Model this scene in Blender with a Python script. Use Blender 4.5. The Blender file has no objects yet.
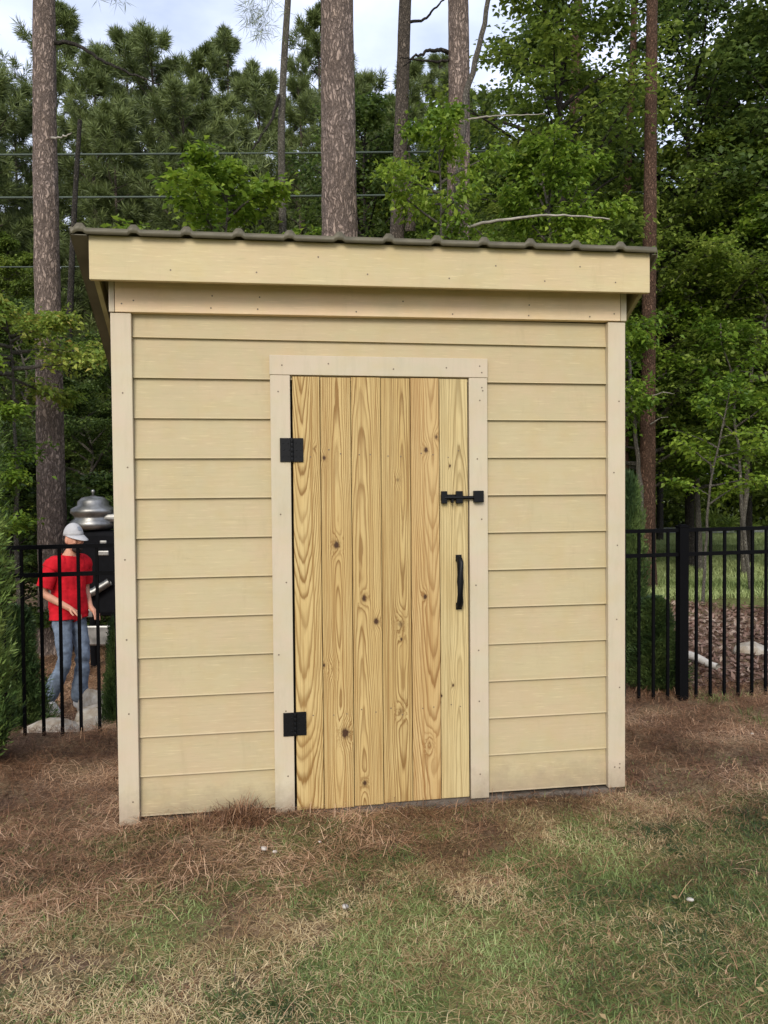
import bpy, bmesh, math, random
import numpy as np
from mathutils import Vector, Matrix
R = math.radians
PI = math.pi
scene = bpy.context.scene
C = scene.collection

# ------------------------------------------------------------------ camera facts (also used to set out the site)
CAM = np.array([0.6645, -3.5318, 1.4487]); PITCH, YAW, ROLL, FPX = -0.02727, 0.15114, -0.00847, 770.0
_f = np.array([math.sin(YAW)*math.cos(PITCH), math.cos(YAW)*math.cos(PITCH), math.sin(PITCH)])
_r = np.array([math.cos(YAW), -math.sin(YAW), 0.0]); _u = np.cross(_r, _f)
CR = math.cos(ROLL)*_r + math.sin(ROLL)*_u; CU = -math.sin(ROLL)*_r + math.cos(ROLL)*_u

def spot(px, D, py=491):
    """world point seen at px,py of the survey picture, D metres in front of the camera"""
    p = CAM + D*(_f + CR*(px-384)/FPX - CU*(py-512)/FPX)
    return float(p[0]), float(p[1]), float(p[2])

# ------------------------------------------------------------------ noise
_rs = np.random.RandomState(7); _T = _rs.rand(256, 256)
def vnoise(x, y):
    x = np.asarray(x, float); y = np.asarray(y, float)
    xi = np.floor(x).astype(int); yi = np.floor(y).astype(int); fx = x-xi; fy = y-yi
    fx = fx*fx*(3-2*fx); fy = fy*fy*(3-2*fy)
    a = _T[xi & 255, yi & 255]; b = _T[(xi+1) & 255, yi & 255]; c = _T[xi & 255, (yi+1) & 255]; d = _T[(xi+1) & 255, (yi+1) & 255]
    return (a*(1-fx)+b*fx)*(1-fy)+(c*(1-fx)+d*fx)*fy
def fbm(x, y, o=4):
    s = 0; a = .5; t = 0
    for k in range(o):
        s = s + a*vnoise(np.asarray(x)*2**k+17*k, np.asarray(y)*2**k+31*k); t += a; a *= .5
    return s/t
def sst(a, b, x):
    t = np.clip((np.asarray(x, float)-a)/(b-a), 0, 1); return t*t*(3-2*t)

def ground_z(x, y):
    x = np.asarray(x, float); y = np.asarray(y, float)
    z = -.055 + .05*(fbm(x*1.3+5, y*1.3+9)-.5) + .03*(fbm(x*6, y*6, 3)-.5)
    z = z - .50*sst(1.52, 2.15, y)*sst(3.0, 0.6, x)
    z = z + .07*np.exp(-(((x-4.15)/.35)**2+((y-1.12)/.14)**2)) + .03*np.exp(-(((x-3.1)/.7)**2+((y-.9)/.5)**2))
    z = z + .05*np.exp(-(((x+1.3)/.8)**2+((y-.9)/.5)**2))
    z = z + .028*np.exp(-((y+.1)/.13)**2)*sst(-.1, .2, x)*sst(2.6, 2.3, x)*(1.3*fbm(x*3.1, y*2+4, 2)+.25)+.02*np.exp(-(((x-.55)/.5)**2+((y+.16)/.1)**2))
    z = z + .6*sst(14, 60, np.hypot(x, y))*(fbm(x/30, y/30)-.5)
    return z
def gz(x, y): return float(ground_z(x, y))

# ------------------------------------------------------------------ node helper
class NT:
    def __init__(s, name, rough=.7, spec=.3):
        s.m = bpy.data.materials.new(name); s.m.use_nodes = True; s.t = s.m.node_tree
        s.b = s.t.nodes['Principled BSDF']; s.b.inputs['Roughness'].default_value = rough
        s.b.inputs['Specular IOR Level'].default_value = spec
        s.out = s.t.nodes['Material Output']
        s.tc = None
    def n(s, t, **k):
        q = s.t.nodes.new(t)
        for a, b in k.items(): setattr(q, a, b)
        return q
    def l(s, a, b): s.t.links.new(a, b)
    def put(s, inp, v):
        if isinstance(v, (int, float)): inp.default_value = v
        elif isinstance(v, (tuple, list)): inp.default_value = tuple(v) if len(v) == len(inp.default_value) else tuple(v)+(1,)
        else: s.l(v, inp)
    def M(s, op, a, b=None, c=None, clamp=False):
        q = s.n('ShaderNodeMath', operation=op, use_clamp=clamp); s.put(q.inputs[0], a)
        if b is not None: s.put(q.inputs[1], b)
        if c is not None: s.put(q.inputs[2], c)
        return q.outputs[0]
    def obj(s):
        if not s.tc: s.tc = s.n('ShaderNodeTexCoord')
        return s.tc.outputs['Object']
    def map(s, v, sc=(1, 1, 1), loc=(0, 0, 0)):
        q = s.n('ShaderNodeMapping'); s.l(v, q.inputs[0]); q.inputs['Scale'].default_value = sc; q.inputs['Location'].default_value = loc
        return q.outputs[0]
    def noise(s, v, sc, det=3, rough=.5):
        q = s.n('ShaderNodeTexNoise'); s.l(v, q.inputs['Vector']); q.inputs['Scale'].default_value = sc
        q.inputs['Detail'].default_value = det; q.inputs['Roughness'].default_value = rough
        return q.outputs['Fac']
    def ramp(s, v, stops, interp='LINEAR'):
        q = s.n('ShaderNodeValToRGB'); s.l(v, q.inputs[0]); e = q.color_ramp.elements; q.color_ramp.interpolation = interp
        while len(e) < len(stops): e.new(.5)
        for i, (p, c) in enumerate(stops):
            e[i].position = p; e[i].color = (tuple(c)+(1,)) if not isinstance(c, (int, float)) else (c, c, c, 1)
        return q.outputs[0]
    def mix(s, f, a, b, mode='MIX'):
        q = s.n('ShaderNodeMix', data_type='RGBA', blend_type=mode); s.put(q.inputs[0], f); s.put(q.inputs[6], a); s.put(q.inputs[7], b)
        return q.outputs[2]
    def attr(s, name, typ='GEOMETRY'):
        q = s.n('ShaderNodeAttribute', attribute_name=name, attribute_type=typ); return q.outputs['Fac']
    def bump(s, h, st, d=.01):
        q = s.n('ShaderNodeBump'); q.inputs['Strength'].default_value = st; q.inputs['Distance'].default_value = d
        s.l(h, q.inputs['Height']); s.l(q.outputs[0], s.b.inputs['Normal'])
    def col(s, v): s.put(s.b.inputs['Base Color'], v); return s.m

def flat(name, c, rough=.6, metal=0, spec=.4, var=.12, sc=30):
    g = NT(name, rough, spec); g.b.inputs['Metallic'].default_value = metal
    n = g.noise(g.obj(), sc, 4)
    lo = tuple(x*(1-var) for x in c); hi = tuple(min(1, x*(1+var)) for x in c)
    g.col(g.ramp(n, [(.3, lo), (.7, hi)])); g.bump(n, .15, .003); return g.m

def paint_mat(name, c, streak=(3, 3, 90), var=.07):
    g = NT(name, .62, .3); o = g.obj()
    a = g.noise(g.map(o, streak), 1, 4, .6); b = g.noise(o, 2.3, 4, .6); d = g.noise(g.map(o, (1, 1, 1), (4, 2, 7)), 9, 3)
    base = g.mix(g.ramp(b, [(.3, 0.), (.72, 1.)]), tuple(x*(1-var) for x in c), tuple(x*(1+var*.6) for x in c))
    warm = g.mix(g.M('MULTIPLY', g.ramp(d, [(.45, 0.), (.75, 1.)]), .35), base, (c[0]*.98, c[1]*.86, c[2]*.66))
    pk = g.noise(g.map(o, (1, 1, 1.6), (9, 1, 3)), 3.4, 5, .7)
    warm = g.mix(g.ramp(pk, [(.42, 0.), (.62, .55)]), warm, (c[0]*1.05, c[1]*.955, c[2]*1.02))
    st = g.noise(g.map(o, (5, 5, 1.1), (2, 8, 5)), 2.2, 5, .75)
    warm = g.mix(g.ramp(st, [(.56, 0.), (.8, .5)]), warm, (c[0]*.78, c[1]*.76, c[2]*.72))
    fin = g.mix(g.M('MULTIPLY', g.ramp(a, [(.5, 0.), (.75, 1.)]), .3), warm, tuple(x*.8 for x in c))
    zz = g.n('ShaderNodeSeparateXYZ'); g.l(o, zz.inputs[0])
    h = g.M('MULTIPLY_ADD', g.noise(o, 14, 4, .7), .22, zz.outputs[2])      # splashed soil along the foot
    fin = g.mix(g.ramp(h, [(.03, .75), (.24, 0.)]), fin, (.2, .15, .1))
    if streak[2] > 20:          # embossed wood grain: its highlights and shade painted in as flecks
        fl = g.noise(g.map(o, (11, 11, 170), (1, 1, 6)), 1, 3, .55)
        fin = g.mix(g.ramp(fl, [(.6, 0.), (.7, .45)]), fin, tuple(min(1, x*1.28) for x in c))
        fin = g.mix(g.ramp(fl, [(.3, .4), (.38, 0.)]), fin, tuple(x*.78 for x in c))
    g.col(fin); g.bump(a, .35, .0025); return g.m

MAT = {}
MAT['siding'] = paint_mat('siding_paint', (.455, .375, .215), (2.5, 2.5, 75))
MAT['trim'] = paint_mat('trim_paint', (.52, .45, .315), (40, 3, 4))
MAT['fascia'] = paint_mat('fascia_paint', (.51, .42, .235), (3, 3, 50), .1)
MAT['frieze'] = paint_mat('frieze_paint', (.72, .555, .34), (3, 3, 50), .16)
MAT['roof'] = flat('roof_metal', (.105, .09, .055), .6, .1, .5, .2, 12)
MAT['under'] = flat('raw_rafter_board', (.3, .25, .12), .8, 0, .2, .3, 10)
MAT['dark_gap'] = flat('dark_interior', (.03, .024, .018), .9, 0, .1)
MAT['nail'] = flat('nail_head', (.16, .12, .085), .5, .3)
MAT['slab'] = flat('foundation_block', (.15, .125, .1), .95, 0, .1, .35, 25)
MAT['iron'] = flat('black_hardware', (.003, .003, .0035), .48, 0, .22, .2, 60)
MAT['fence'] = flat('black_fence_coat', (.0025, .0025, .003), .7, 0, .08, .2, 60)
MAT['silver'] = flat('brushed_silver', (.3, .29, .27), .42, .95, .5, .4, 9)
MAT['machine'] = flat('machine_black', (.004, .004, .005), .7, 0, .1, .3, 20)
MAT['cloth_red'] = flat('red_cotton', (.5, .01, .018), .85, 0, .15, .15, 14)
MAT['denim'] = flat('faded_denim', (.15, .185, .235), .9, 0, .1, .35, 16)
MAT['skin'] = flat('skin', (.55, .27, .17), .55, 0, .35, .1, 20)
MAT['white_cloth'] = flat('white_cotton', (.42, .41, .4), .8, 0, .2, .08, 30)
MAT['hair'] = flat('dark_hair', (.03, .02, .015), .7, 0, .3)
MAT['greyprint'] = flat('grey_print', (.22, .24, .27), .7)
MAT['cable'] = flat('cable_rubber', (.09, .11, .09), .8, 0, .1)
MAT['dead'] = flat('bare_dead_wood', (.33, .3, .25), .85, 0, .2, .3, 12)
MAT['chip'] = flat('pale_chip', (.5, .46, .4), .85)
MAT['road'] = flat('road_asphalt', (.2, .2, .2), .9, 0, .2, .15, 3)

def bark_mat(name, c1, c2, sc=1.0):
    g = NT(name, .9, .15); o = g.obj()
    nz = g.n('ShaderNodeTexNoise'); g.l(o, nz.inputs['Vector']); nz.inputs['Scale'].default_value = 6; nz.inputs['Detail'].default_value = 4
    w = g.n('ShaderNodeMix', data_type='RGBA', blend_type='LINEAR_LIGHT'); w.inputs[0].default_value = .06; g.l(o, w.inputs[6]); g.l(nz.outputs['Color'], w.inputs[7])
    v = g.n('ShaderNodeTexVoronoi', feature='DISTANCE_TO_EDGE'); g.l(g.map(w.outputs[2], (30*sc, 30*sc, 10*sc)), v.inputs['Vector']); v.inputs['Scale'].default_value = 1
    v2 = g.n('ShaderNodeTexVoronoi', feature='F1'); g.l(g.map(w.outputs[2], (30*sc, 30*sc, 10*sc)), v2.inputs['Vector']); v2.inputs['Scale'].default_value = 1
    fine = g.noise(g.map(o, (40, 40, 14)), 1, 5, .7); big = g.noise(o, 1.4, 3)
    plate = g.ramp(g.M('ADD', v.outputs['Distance'], g.M('MULTIPLY', g.M('SUBTRACT', fine, .5), .16)), [(.0, 0.), (.2, 1.)])
    fur = g.noise(g.map(w.outputs[2], (34*sc, 34*sc, 6*sc)), 1, 4, .6); fr_ = g.ramp(g.M('ABSOLUTE', g.M('SUBTRACT', fur, .5)), [(.0, .2), (.07, 1.)])
    plate = g.M('MULTIPLY', g.ramp(plate, [(0, .25), (1, 1.)]), fr_)
    tone = g.mix(fine, c1, c2)
    tone = g.mix(g.M('MULTIPLY', v2.outputs['Color'], .3), tone, (c2[0]*1.25, c2[1]*1.2, c2[2]*1.15))
    tone = g.mix(g.ramp(big, [(.45, 0.), (.65, .45)]), tone, (c2[0]*1.1, c2[1]*1.12, c2[2]*1.2))
    tone = g.mix(plate, tuple(x*.5 for x in c1), tone)
    g.col(tone); g.bump(g.M('ADD', plate, g.M('MULTIPLY', fine, .5)), 1.0, .018); return g.m
MAT['pine_bark'] = bark_mat('pine_bark', (.14, .104, .084), (.42, .32, .255), .72)
MAT['pine_bark_b'] = bark_mat('pine_bark_grey', (.1, .08, .06), (.25, .2, .15), 1.3)
MAT['red_bark'] = bark_mat('pine_bark_red', (.085, .048, .03), (.23, .135, .088), 1.3)
MAT['smooth_bark'] = bark_mat('smooth_bark', (.16, .14, .11), (.3, .27, .21), 2.2)
MAT['dark_bark'] = bark_mat('dark_bark', (.04, .035, .028), (.11, .095, .075), 1.5)

def leaf_mat(name, stops, trans=.45, rough=.5):
    g = NT(name, rough, .3)
    a = g.attr('rnd'); col = g.ramp(a, stops)
    g.col(col)
    t = g.n('ShaderNodeBsdfTranslucent'); g.l(g.mix(.5, col, (.25, .35, .03), 'ADD') if False else col, t.inputs['Color'])
    mx = g.n('ShaderNodeMixShader'); mx.inputs[0].default_value = trans
    g.l(g.b.outputs[0], mx.inputs[1]); g.l(t.outputs[0], mx.inputs[2]); g.l(mx.outputs[0], g.out.inputs['Surface'])
    return g.m
def gr(*cs):
    n = len(cs); return [(i/(n-1), c) for i, c in enumerate(cs)]
MAT['leaf_mid'] = leaf_mat('leaf_mid_green', gr((.06, .095, .018), (.155, .22, .034), (.28, .35, .055), (.44, .49, .1)))
MAT['leaf_deep'] = leaf_mat('leaf_deep_green', gr((.034, .06, .016), (.09, .14, .03), (.17, .23, .046), (.28, .34, .08)))
MAT['leaf_bright'] = leaf_mat('leaf_yellow_green', gr((.08, .15, .018), (.18, .28, .03), (.3, .4, .045), (.42, .5, .08)), .45)
MAT['leaf_autumn'] = leaf_mat('leaf_turning', gr((.14, .22, .035), (.24, .33, .05), (.36, .4, .07), (.48, .38, .1), (.6, .16, .08)), .4)
MAT['needle'] = leaf_mat('pine_needles_green', gr((.06, .08, .026), (.125, .16, .048), (.2, .245, .075), (.3, .34, .12)), .15)
MAT['cypress'] = leaf_mat('cypress_scale', gr((.045, .085, .025), (.11, .18, .045), (.2, .29, .07), (.3, .4, .12)), .2)
MAT['cypress_dark'] = leaf_mat('cypress_blue_green', gr((.03, .058, .02), (.075, .125, .035), (.15, .21, .06)), .2)
MAT['grass'] = leaf_mat('grass_green', gr((.04, .066, .022), (.12, .165, .045), (.21, .27, .08), (.4, .46, .18)), .25)
MAT['dry'] = leaf_mat('grass_dry', gr((.1, .06, .03), (.28, .185, .085), (.46, .34, .165), (.72, .57, .32)), .15)
MAT['straw'] = leaf_mat('pine_straw', gr((.045, .021, .012), (.2, .098, .05), (.42, .235, .125), (.72, .48, .3)), .1)
MAT['mulch'] = leaf_mat('bark_mulch', gr((.06, .03, .02), (.14, .075, .05), (.24, .15, .11), (.36, .27, .2)), .05)

# ------------------------------------------------------------------ object helpers
def link(o, parent=None):
    C.objects.link(o)
    if parent is not None: o.parent = parent
    return o
def tag(o, label=None, cat=None, group=None, kind=None):
    if label: o['label'] = label
    if cat: o['category'] = cat
    if group: o['group'] = group
    if kind: o['kind'] = kind
    return o
def empty(name, loc=(0, 0, 0), rz=0):
    o = bpy.data.objects.new(name, None); o.location = loc; o.rotation_euler = (0, 0, rz); o.empty_display_size = .1
    return link(o)
def from_np(name, V, F, mat, parent=None, rnd=None, smooth=False, shade_attr='rnd'):
    """V (n,3), F (m,k) uniform polygons"""
    V = np.asarray(V, np.float32); F = np.asarray(F, np.int32)
    me = bpy.data.meshes.new(name); me.vertices.add(len(V)); me.vertices.foreach_set('co', V.ravel())
    m, k = F.shape; me.loops.add(m*k); me.loops.foreach_set('vertex_index', F.ravel())
    me.polygons.add(m); me.polygons.foreach_set('loop_start', np.arange(0, m*k, k, dtype=np.int32))
    me.polygons.foreach_set('loop_total', np.full(m, k, np.int32))
    if smooth: me.polygons.foreach_set('use_smooth', np.ones(m, bool))
    me.update(calc_edges=True)
    if rnd is not None:
        a = me.attributes.new(shade_attr, 'FLOAT', 'FACE'); a.data.foreach_set('value', np.asarray(rnd, np.float32))
    me.materials.append(mat); o = bpy.data.objects.new(name, me)
    return link(o, parent)
def from_bm(name, bm, mats, parent=None, smooth=False, bevel=0):
    me = bpy.data.meshes.new(name)
    if smooth:
        for f in bm.faces: f.smooth = True
    bm.to_mesh(me); bm.free()
    for m in (mats if isinstance(mats, (list, tuple)) else [mats]): me.materials.append(m)
    o = bpy.data.objects.new(name, me); link(o, parent)
    if bevel:
        b = o.modifiers.new('bevel', 'BEVEL'); b.width = bevel; b.segments = 2; b.limit_method = 'ANGLE'
    return o
def box(bm, x0, x1, y0, y1, z0, z1, mi=0, zs=None):
    """zs: optional function dz(x) added to heights"""
    f = zs or (lambda x, t: 0)
    vs = [bm.verts.new((x, y, z+f(x, t))) for x in (x0, x1) for y in (y0, y1) for (z, t) in ((z0, 0), (z1, 1))]
    for q in ((0, 1, 3, 2), (4, 6, 7, 5), (0, 4, 5, 1), (2, 3, 7, 6), (0, 2, 6, 4), (1, 5, 7, 3)):
        fc = bm.faces.new([vs[i] for i in q]); fc.material_index = mi
def tube_np(pts, rad, seg=8, cap=True):
    pts = np.asarray(pts, float); n = len(pts); rad = np.broadcast_to(rad, (n,))
    T = np.gradient(pts, axis=0); T /= np.linalg.norm(T, axis=1)[:, None]+1e-9
    ref = np.array([1, 0, 0.]) if abs(T[0][2]) > .7 else np.array([0, 0, 1.])
    U = np.cross(T, ref); U /= np.linalg.norm(U, axis=1)[:, None]+1e-9; W = np.cross(T, U)
    a = np.arange(seg)*2*PI/seg
    V = (pts[:, None]+rad[:, None, None]*(np.cos(a)[None, :, None]*U[:, None]+np.sin(a)[None, :, None]*W[:, None])).reshape(-1, 3)
    i = np.arange(n-1)[:, None]*seg; j = np.arange(seg)[None]; j2 = (j+1) % seg
    F = np.stack([i+j, i+j2, i+seg+j2, i+seg+j], -1).reshape(-1, 4)
    return V, F
def join_np(parts):
    Vs, Fs, o = [], [], 0
    for V, F in parts: Vs.append(V); Fs.append(F+o); o += len(V)
    return np.concatenate(Vs), np.concatenate(Fs)
def lathe(bm, prof, c=(0, 0, 0), seg=24, mi=0):
    rings = []
    for r, z in prof:
        rings.append([bm.verts.new((c[0]+r*math.cos(2*PI*i/seg), c[1]+r*math.sin(2*PI*i/seg), c[2]+z)) for i in range(seg)])
    for a, b in zip(rings, rings[1:]):
        for i in range(seg):
            f = bm.faces.new((a[i], a[(i+1) % seg], b[(i+1) % seg], b[i])); f.material_index = mi; f.smooth = True
    bm.faces.new(rings[0][::-1]).material_index = mi; bm.faces.new(rings[-1]).material_index = mi

# ------------------------------------------------------------------ ground
def axis_pts(lo, hi, c0, c1, step):
    a = list(np.arange(c0, c1, step)); s = step; x = a[-1]; out = []
    while x < hi: s *= 1.12; x += s; out.append(x)
    s = step; x = a[0]; pre = []
    while x > lo: s *= 1.12; x -= s; pre.append(x)
    return np.array(pre[::-1]+a+out)
def green_mask(x, y):
    n = fbm(x*1.6+3, y*1.6+8, 4)
    n2 = fbm(np.asarray(x)*5+1, np.asarray(y)*7+2, 3); d = sst(-.75, .75, (-y-.55)+(np.asarray(x)-.7)*.28+(n-.5)*2.6+(n2-.5)*3.4)*.85
    d = np.where(y > -.1, 0, d)
    fr = sst(3.5, 4.0, x)*sst(.75, 1.15, y)*sst(1.9, 1.5, y)*sst(.35, .6, n)
    rt = sst(2.3, 3.2, x)*sst(.1, -.5, y)*sst(.35, .6, n)
    dist = np.hypot(np.asarray(x)-CAM[0], np.asarray(y)-CAM[1])
    lawn = sst(9.6, 11.5, dist+(n-.5)*4)*sst(3.0, 4.5, x)*sst(4, 5, y)
    return np.clip(np.maximum(np.maximum(d, fr), np.maximum(rt, lawn)), 0, 1)
gx = axis_pts(-400, 400, -3, 6, .05); gy = axis_pts(-60, 500, -2.6, 4.4, .05)
GX, GY = np.meshgrid(gx, gy, indexing='ij'); GZ = ground_z(GX, GY)
V = np.stack([GX, GY, GZ], -1).reshape(-1, 3); nx, ny = GX.shape
ii = (np.arange(nx-1)[:, None]*ny+np.arange(ny-1)[None]).ravel()
F = np.stack([ii, ii+ny, ii+ny+1, ii+1], -1)
g = NT('ground_soil', .95, .1); o_ = g.obj()
a = g.noise(o_, 3, 5, .65); b = g.noise(g.map(o_, (1, 1, 1), (3, 7, 1)), 45, 4, .7)
soil = g.mix(g.ramp(b, [(.3, 0.), (.7, 1.)]), (.045, .026, .017), (.29, .185, .12))
tan_ = g.mix(g.ramp(b, [(.3, 0.), (.7, 1.)]), (.08, .05, .028), (.4, .29, .165))
base = g.mix(g.ramp(a, [(.42, 0.), (.6, 1.)]), soil, tan_)
gr_ = g.mix(g.ramp(b, [(.3, 0.), (.7, 1.)]), (.065, .08, .025), (.21, .26, .065))
base = g.mix(g.M('MULTIPLY', g.attr('green'), .8), base, gr_)
g.col(base); g.bump(b, .8, .02); MAT['ground'] = g.m
ground = from_np('ground', V, F, MAT['ground'], smooth=True)
at_ = ground.data.attributes.new('green', 'FLOAT', 'POINT'); at_.data.foreach_set('value', green_mask(GX, GY).ravel().astype(np.float32))
tag(ground, kind='structure')

# road beyond the lawn
def strip(D0, D1, z):
    vs = []
    n = 24
    xs = np.linspace(430, 1500, n)
    V = []
    for px in xs:
        for D in (D0, D1):
            x, y, _ = spot(px, D); V.append((x, y, gz(x, y)+z+.06))
    V = np.array(V); i = np.arange(n-1)*2
    return V, np.stack([i, i+2, i+3, i+1], -1)
V, F = strip(24.6, 27.6, .02); tag(from_np('road', V, F, MAT['road']), kind='structure')

# ------------------------------------------------------------------ garden shed
shed = empty('garden_shed', (0, 0, 0))
tag(shed, 'cream lap-sided garden shed with raw pine plank door standing on pine straw', 'shed')
W, DEP, E7 = 2.386, 1.25, .178
SL = .55
ROOF0 = 2.545                                   # metal height at y = -.17
def roofz(y): return ROOF0-SL*(y+.17)
rise = lambda x, t: .018*(x/W)*t                # the top runs up a little to the right
rise_all = lambda x, t: .018*(x/W)
# stud box
bm = bmesh.new()
def prism(bm, x0, x1, pts, mi=0):
    a = [bm.verts.new((x0, y, z)) for y, z in pts]; b = [bm.verts.new((x1, y, z)) for y, z in pts]
    bm.faces.new(a).material_index = mi; bm.faces.new(b[::-1]).material_index = mi
    for i in range(len(pts)):
        j = (i+1) % len(pts); bm.faces.new((a[j], a[i], b[i], b[j])).material_index = mi
prism(bm, .03, W-.03, [(.05, -.02), (DEP-.03, -.02), (DEP-.03, roofz(DEP)-.12), (.05, roofz(0)-.13)])
bmesh.ops.recalc_face_normals(bm, faces=bm.faces)
from_bm('wall', bm, MAT['dark_gap'], shed)
# lap siding: front left, front right, over the door; sides and back
def lap_front(x0, x1, z0, z1, first):
    """boards between z0..z1, exposure E7 counted from 0"""
    bm = bmesh.new()
    k = first
    while k*E7 < z1-.004:
        a = max(z0, k*E7); b = min(z1, (k+1)*E7)
        yb = .022-.0125; yt = .022                        # bottom edge stands proud, top tucks under the next
        jx = random.uniform(-.0008, .0008); bb = b+(.018 if b < z1 else 0)
        prof = [(yb-.0035, a), (yb, a+.0055), (yt, bb), (yt+.009, bb), (yb+.009, a)]
        v = [bm.verts.new((x0, y+jx, z)) for y, z in prof]; w = [bm.verts.new((x1, y+jx, z)) for y, z in prof]
        bm.faces.new(v); bm.faces.new(w[::-1])
        for i in range(5): bm.faces.new((v[(i+1) % 5], v[i], w[i], w[(i+1) % 5]))
        k += 1
    bmesh.ops.recalc_face_normals(bm, faces=bm.faces)
    return bm
random.seed(4)
DL, DR, DT = .686, 1.697, 2.066      # outer edges of the door trim
for (a, b, c, d, f) in ((.0885, DL+.004, .0, DT-.02, 0), (DR-.004, W-.0885, .0, DT-.02, 0)):
    from_bm('siding', lap_front(a, b, c, 11*E7, 0), MAT['siding'], shed)
from_bm('siding', lap_front(.0885, W-.0885, 11*E7, 2.25, 11), MAT['siding'], shed)
def lap_side(x, sgn):
    bm = bmesh.new(); k = 0
    while k*E7 < 2.4:
        a = k*E7; b = a+E7
        yend = DEP-.09
        def ylim(z): return (2.32-z)/SL
        y1 = min(yend, ylim(b))
        if y1 > .12:
            p = [(x+sgn*.0125, .101, a), (x+sgn*.0125, y1, a), (x, y1, b), (x, .101, b)]
            v = [bm.verts.new(q) for q in p]; w = [bm.verts.new((q[0]-sgn*.009, q[1], q[2])) for q in p]
            bm.faces.new(v); bm.faces.new(w)
            for i in range(4): bm.faces.new((v[(i+1) % 4], v[i], w[i], w[(i+1) % 4]))
        k += 1
    bmesh.ops.recalc_face_normals(bm, faces=bm.faces); return bm
from_bm('siding', lap_side(.024, -1), MAT['siding'], shed); from_bm('siding', lap_side(W-.024, 1), MAT['siding'], shed)
bm = bmesh.new()
for k in range(9): box(bm, .09, W-.09, DEP-.025+.002*(k % 2), DEP-.01, k*E7, (k+1)*E7-.004)
from_bm('siding', bm, MAT['siding'], shed)

def nails(bm, pts, y):
    for x, z in pts:
        for i in range(1):
            c = bmesh.ops.create_circle(bm, cap_ends=True, segments=7, radius=.0038, matrix=Matrix.Translation((x, y-.0012, z)) @ Matrix.Rotation(R(90), 4, 'X'))
            for v in c['verts']:
                for f in v.link_faces: f.material_index = 1
def board(name, x0, x1, y0, y1, z0, z1, mat, nl=(), zs=None, par=shed, bev=.0025):
    bm = bmesh.new(); box(bm, x0, x1, y0, y1, z0, z1, 0, zs); bmesh.ops.recalc_face_normals(bm, faces=bm.faces)
    nails(bm, nl, y0)
    return from_bm(name, bm, [mat, MAT['nail']], par, bevel=bev)
jit = lambda s: random.uniform(-s, s)
def col_nails(x, z0, z1, step): 
    return [(x+jit(.02), z+jit(.03)) for z in np.arange(z0, z1, step)]
TY = -.012
board('corner_trim', 0, .0875, TY, .03, -.03, 2.236, MAT['trim'], col_nails(.045, .1, 2.2, .36))
board('corner_trim', W-.0875, W, TY, .03, -.012, 2.251, MAT['trim'], col_nails(W-.045, .1, 2.2, .36)+[(W-.055, .09), (W-.03, .085)])
board('corner_trim', .0005, .019, .031, .1, -.03, 2.232, MAT['trim'], par=shed)
board('corner_trim', W-.019, W-.0005, .031, .1, -.012, 2.25, MAT['trim'])
board('corner_trim', .0, .0875, DEP-.03, DEP+.008, -.03, 1.62, MAT['trim'])
board('corner_trim', W-.0875, W, DEP-.03, DEP+.008, -.03, 1.62, MAT['trim'])
fr = [(.05, 2.275), (.1, 2.29), (W-.06, 2.29)]+[(x+jit(.01), 2.262+jit(.006)+.015*x/W) for x in (.44, .64, 1.08, 1.52, 1.9, 2.2)]+[(x+jit(.01), 2.32) for x in (.44, .64, 1.3, 1.9)]
board('frieze_board', -.004, .0195, TY-.006, .03, 2.239, 2.372, MAT['trim'], (), rise_all)
board('frieze_board', .0215, W-.028, TY-.006, .03, 2.239, 2.372, MAT['frieze'], fr, rise_all)
board('frieze_board', W-.026, W+.004, TY-.006, .03, 2.239, 2.372, MAT['trim'], (), rise_all)
# fascia
board('fascia_board', -.056, 2.443, -.145, -.12, 2.343, 2.526, MAT['fascia'],
      [(x+jit(.03), z+jit(.01)) for x in (.25, .66, 1.1, 1.5, 1.95, 2.3) for z in (2.4,)]+[(.9, 2.47), (1.7, 2.46), (2.1, 2.47)], rise_all)
# door trim
board('door_trim', DL, .7755, TY, .02, -.022, 1.9755, MAT['trim'], col_nails(.73, .12, 1.95, .3))
board('door_trim', 1.6085, DR, TY, .02, -.018, 1.9755, MAT['trim'], col_nails(1.655, .12, 1.95, .3)+[(1.67, 1.93), (1.66, 1.87)])
board('door_trim', DL-.002, DR+.002, TY-.0005, .02, 1.977, DT, MAT['trim'], [(.74, 2.02), (.95, 2.03), (1.25, 2.01), (1.5, 2.02), (1.66, 2.03), (1.67, 2.0)])
# soffit, rafters, rake boards
bm = bmesh.new()
def slope_board(bm, x0, x1, y0, y1, t0, t1):
    prism(bm, x0, x1, [(y0, roofz(y0)-t0), (y1, roofz(y1)-t0), (y1, roofz(y1)-t1), (y0, roofz(y0)-t1)])
slope_board(bm, -.054, W+.054, -.119, DEP+.12, .022, .034)
bmesh.ops.recalc_face_normals(bm, faces=bm.faces); from_bm('roof_deck', bm, MAT['under'], shed)
for x0, x1 in ((-.054, -.034), (W+.034, W+.054)):
    bm = bmesh.new(); slope_board(bm, x0, x1, -.119, DEP+.12, .036, .125); bmesh.ops.recalc_face_normals(bm, faces=bm.faces)
    from_bm('rake_board', bm, MAT['under'], shed)
for i in range(5):
    x = .35+i*.42
    bm = bmesh.new(); slope_board(bm, x, x+.038, -.115, DEP+.1, .036, .07); bmesh.ops.recalc_face_normals(bm, faces=bm.faces)
    from_bm('rafter', bm, MAT['under'], shed)
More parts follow.
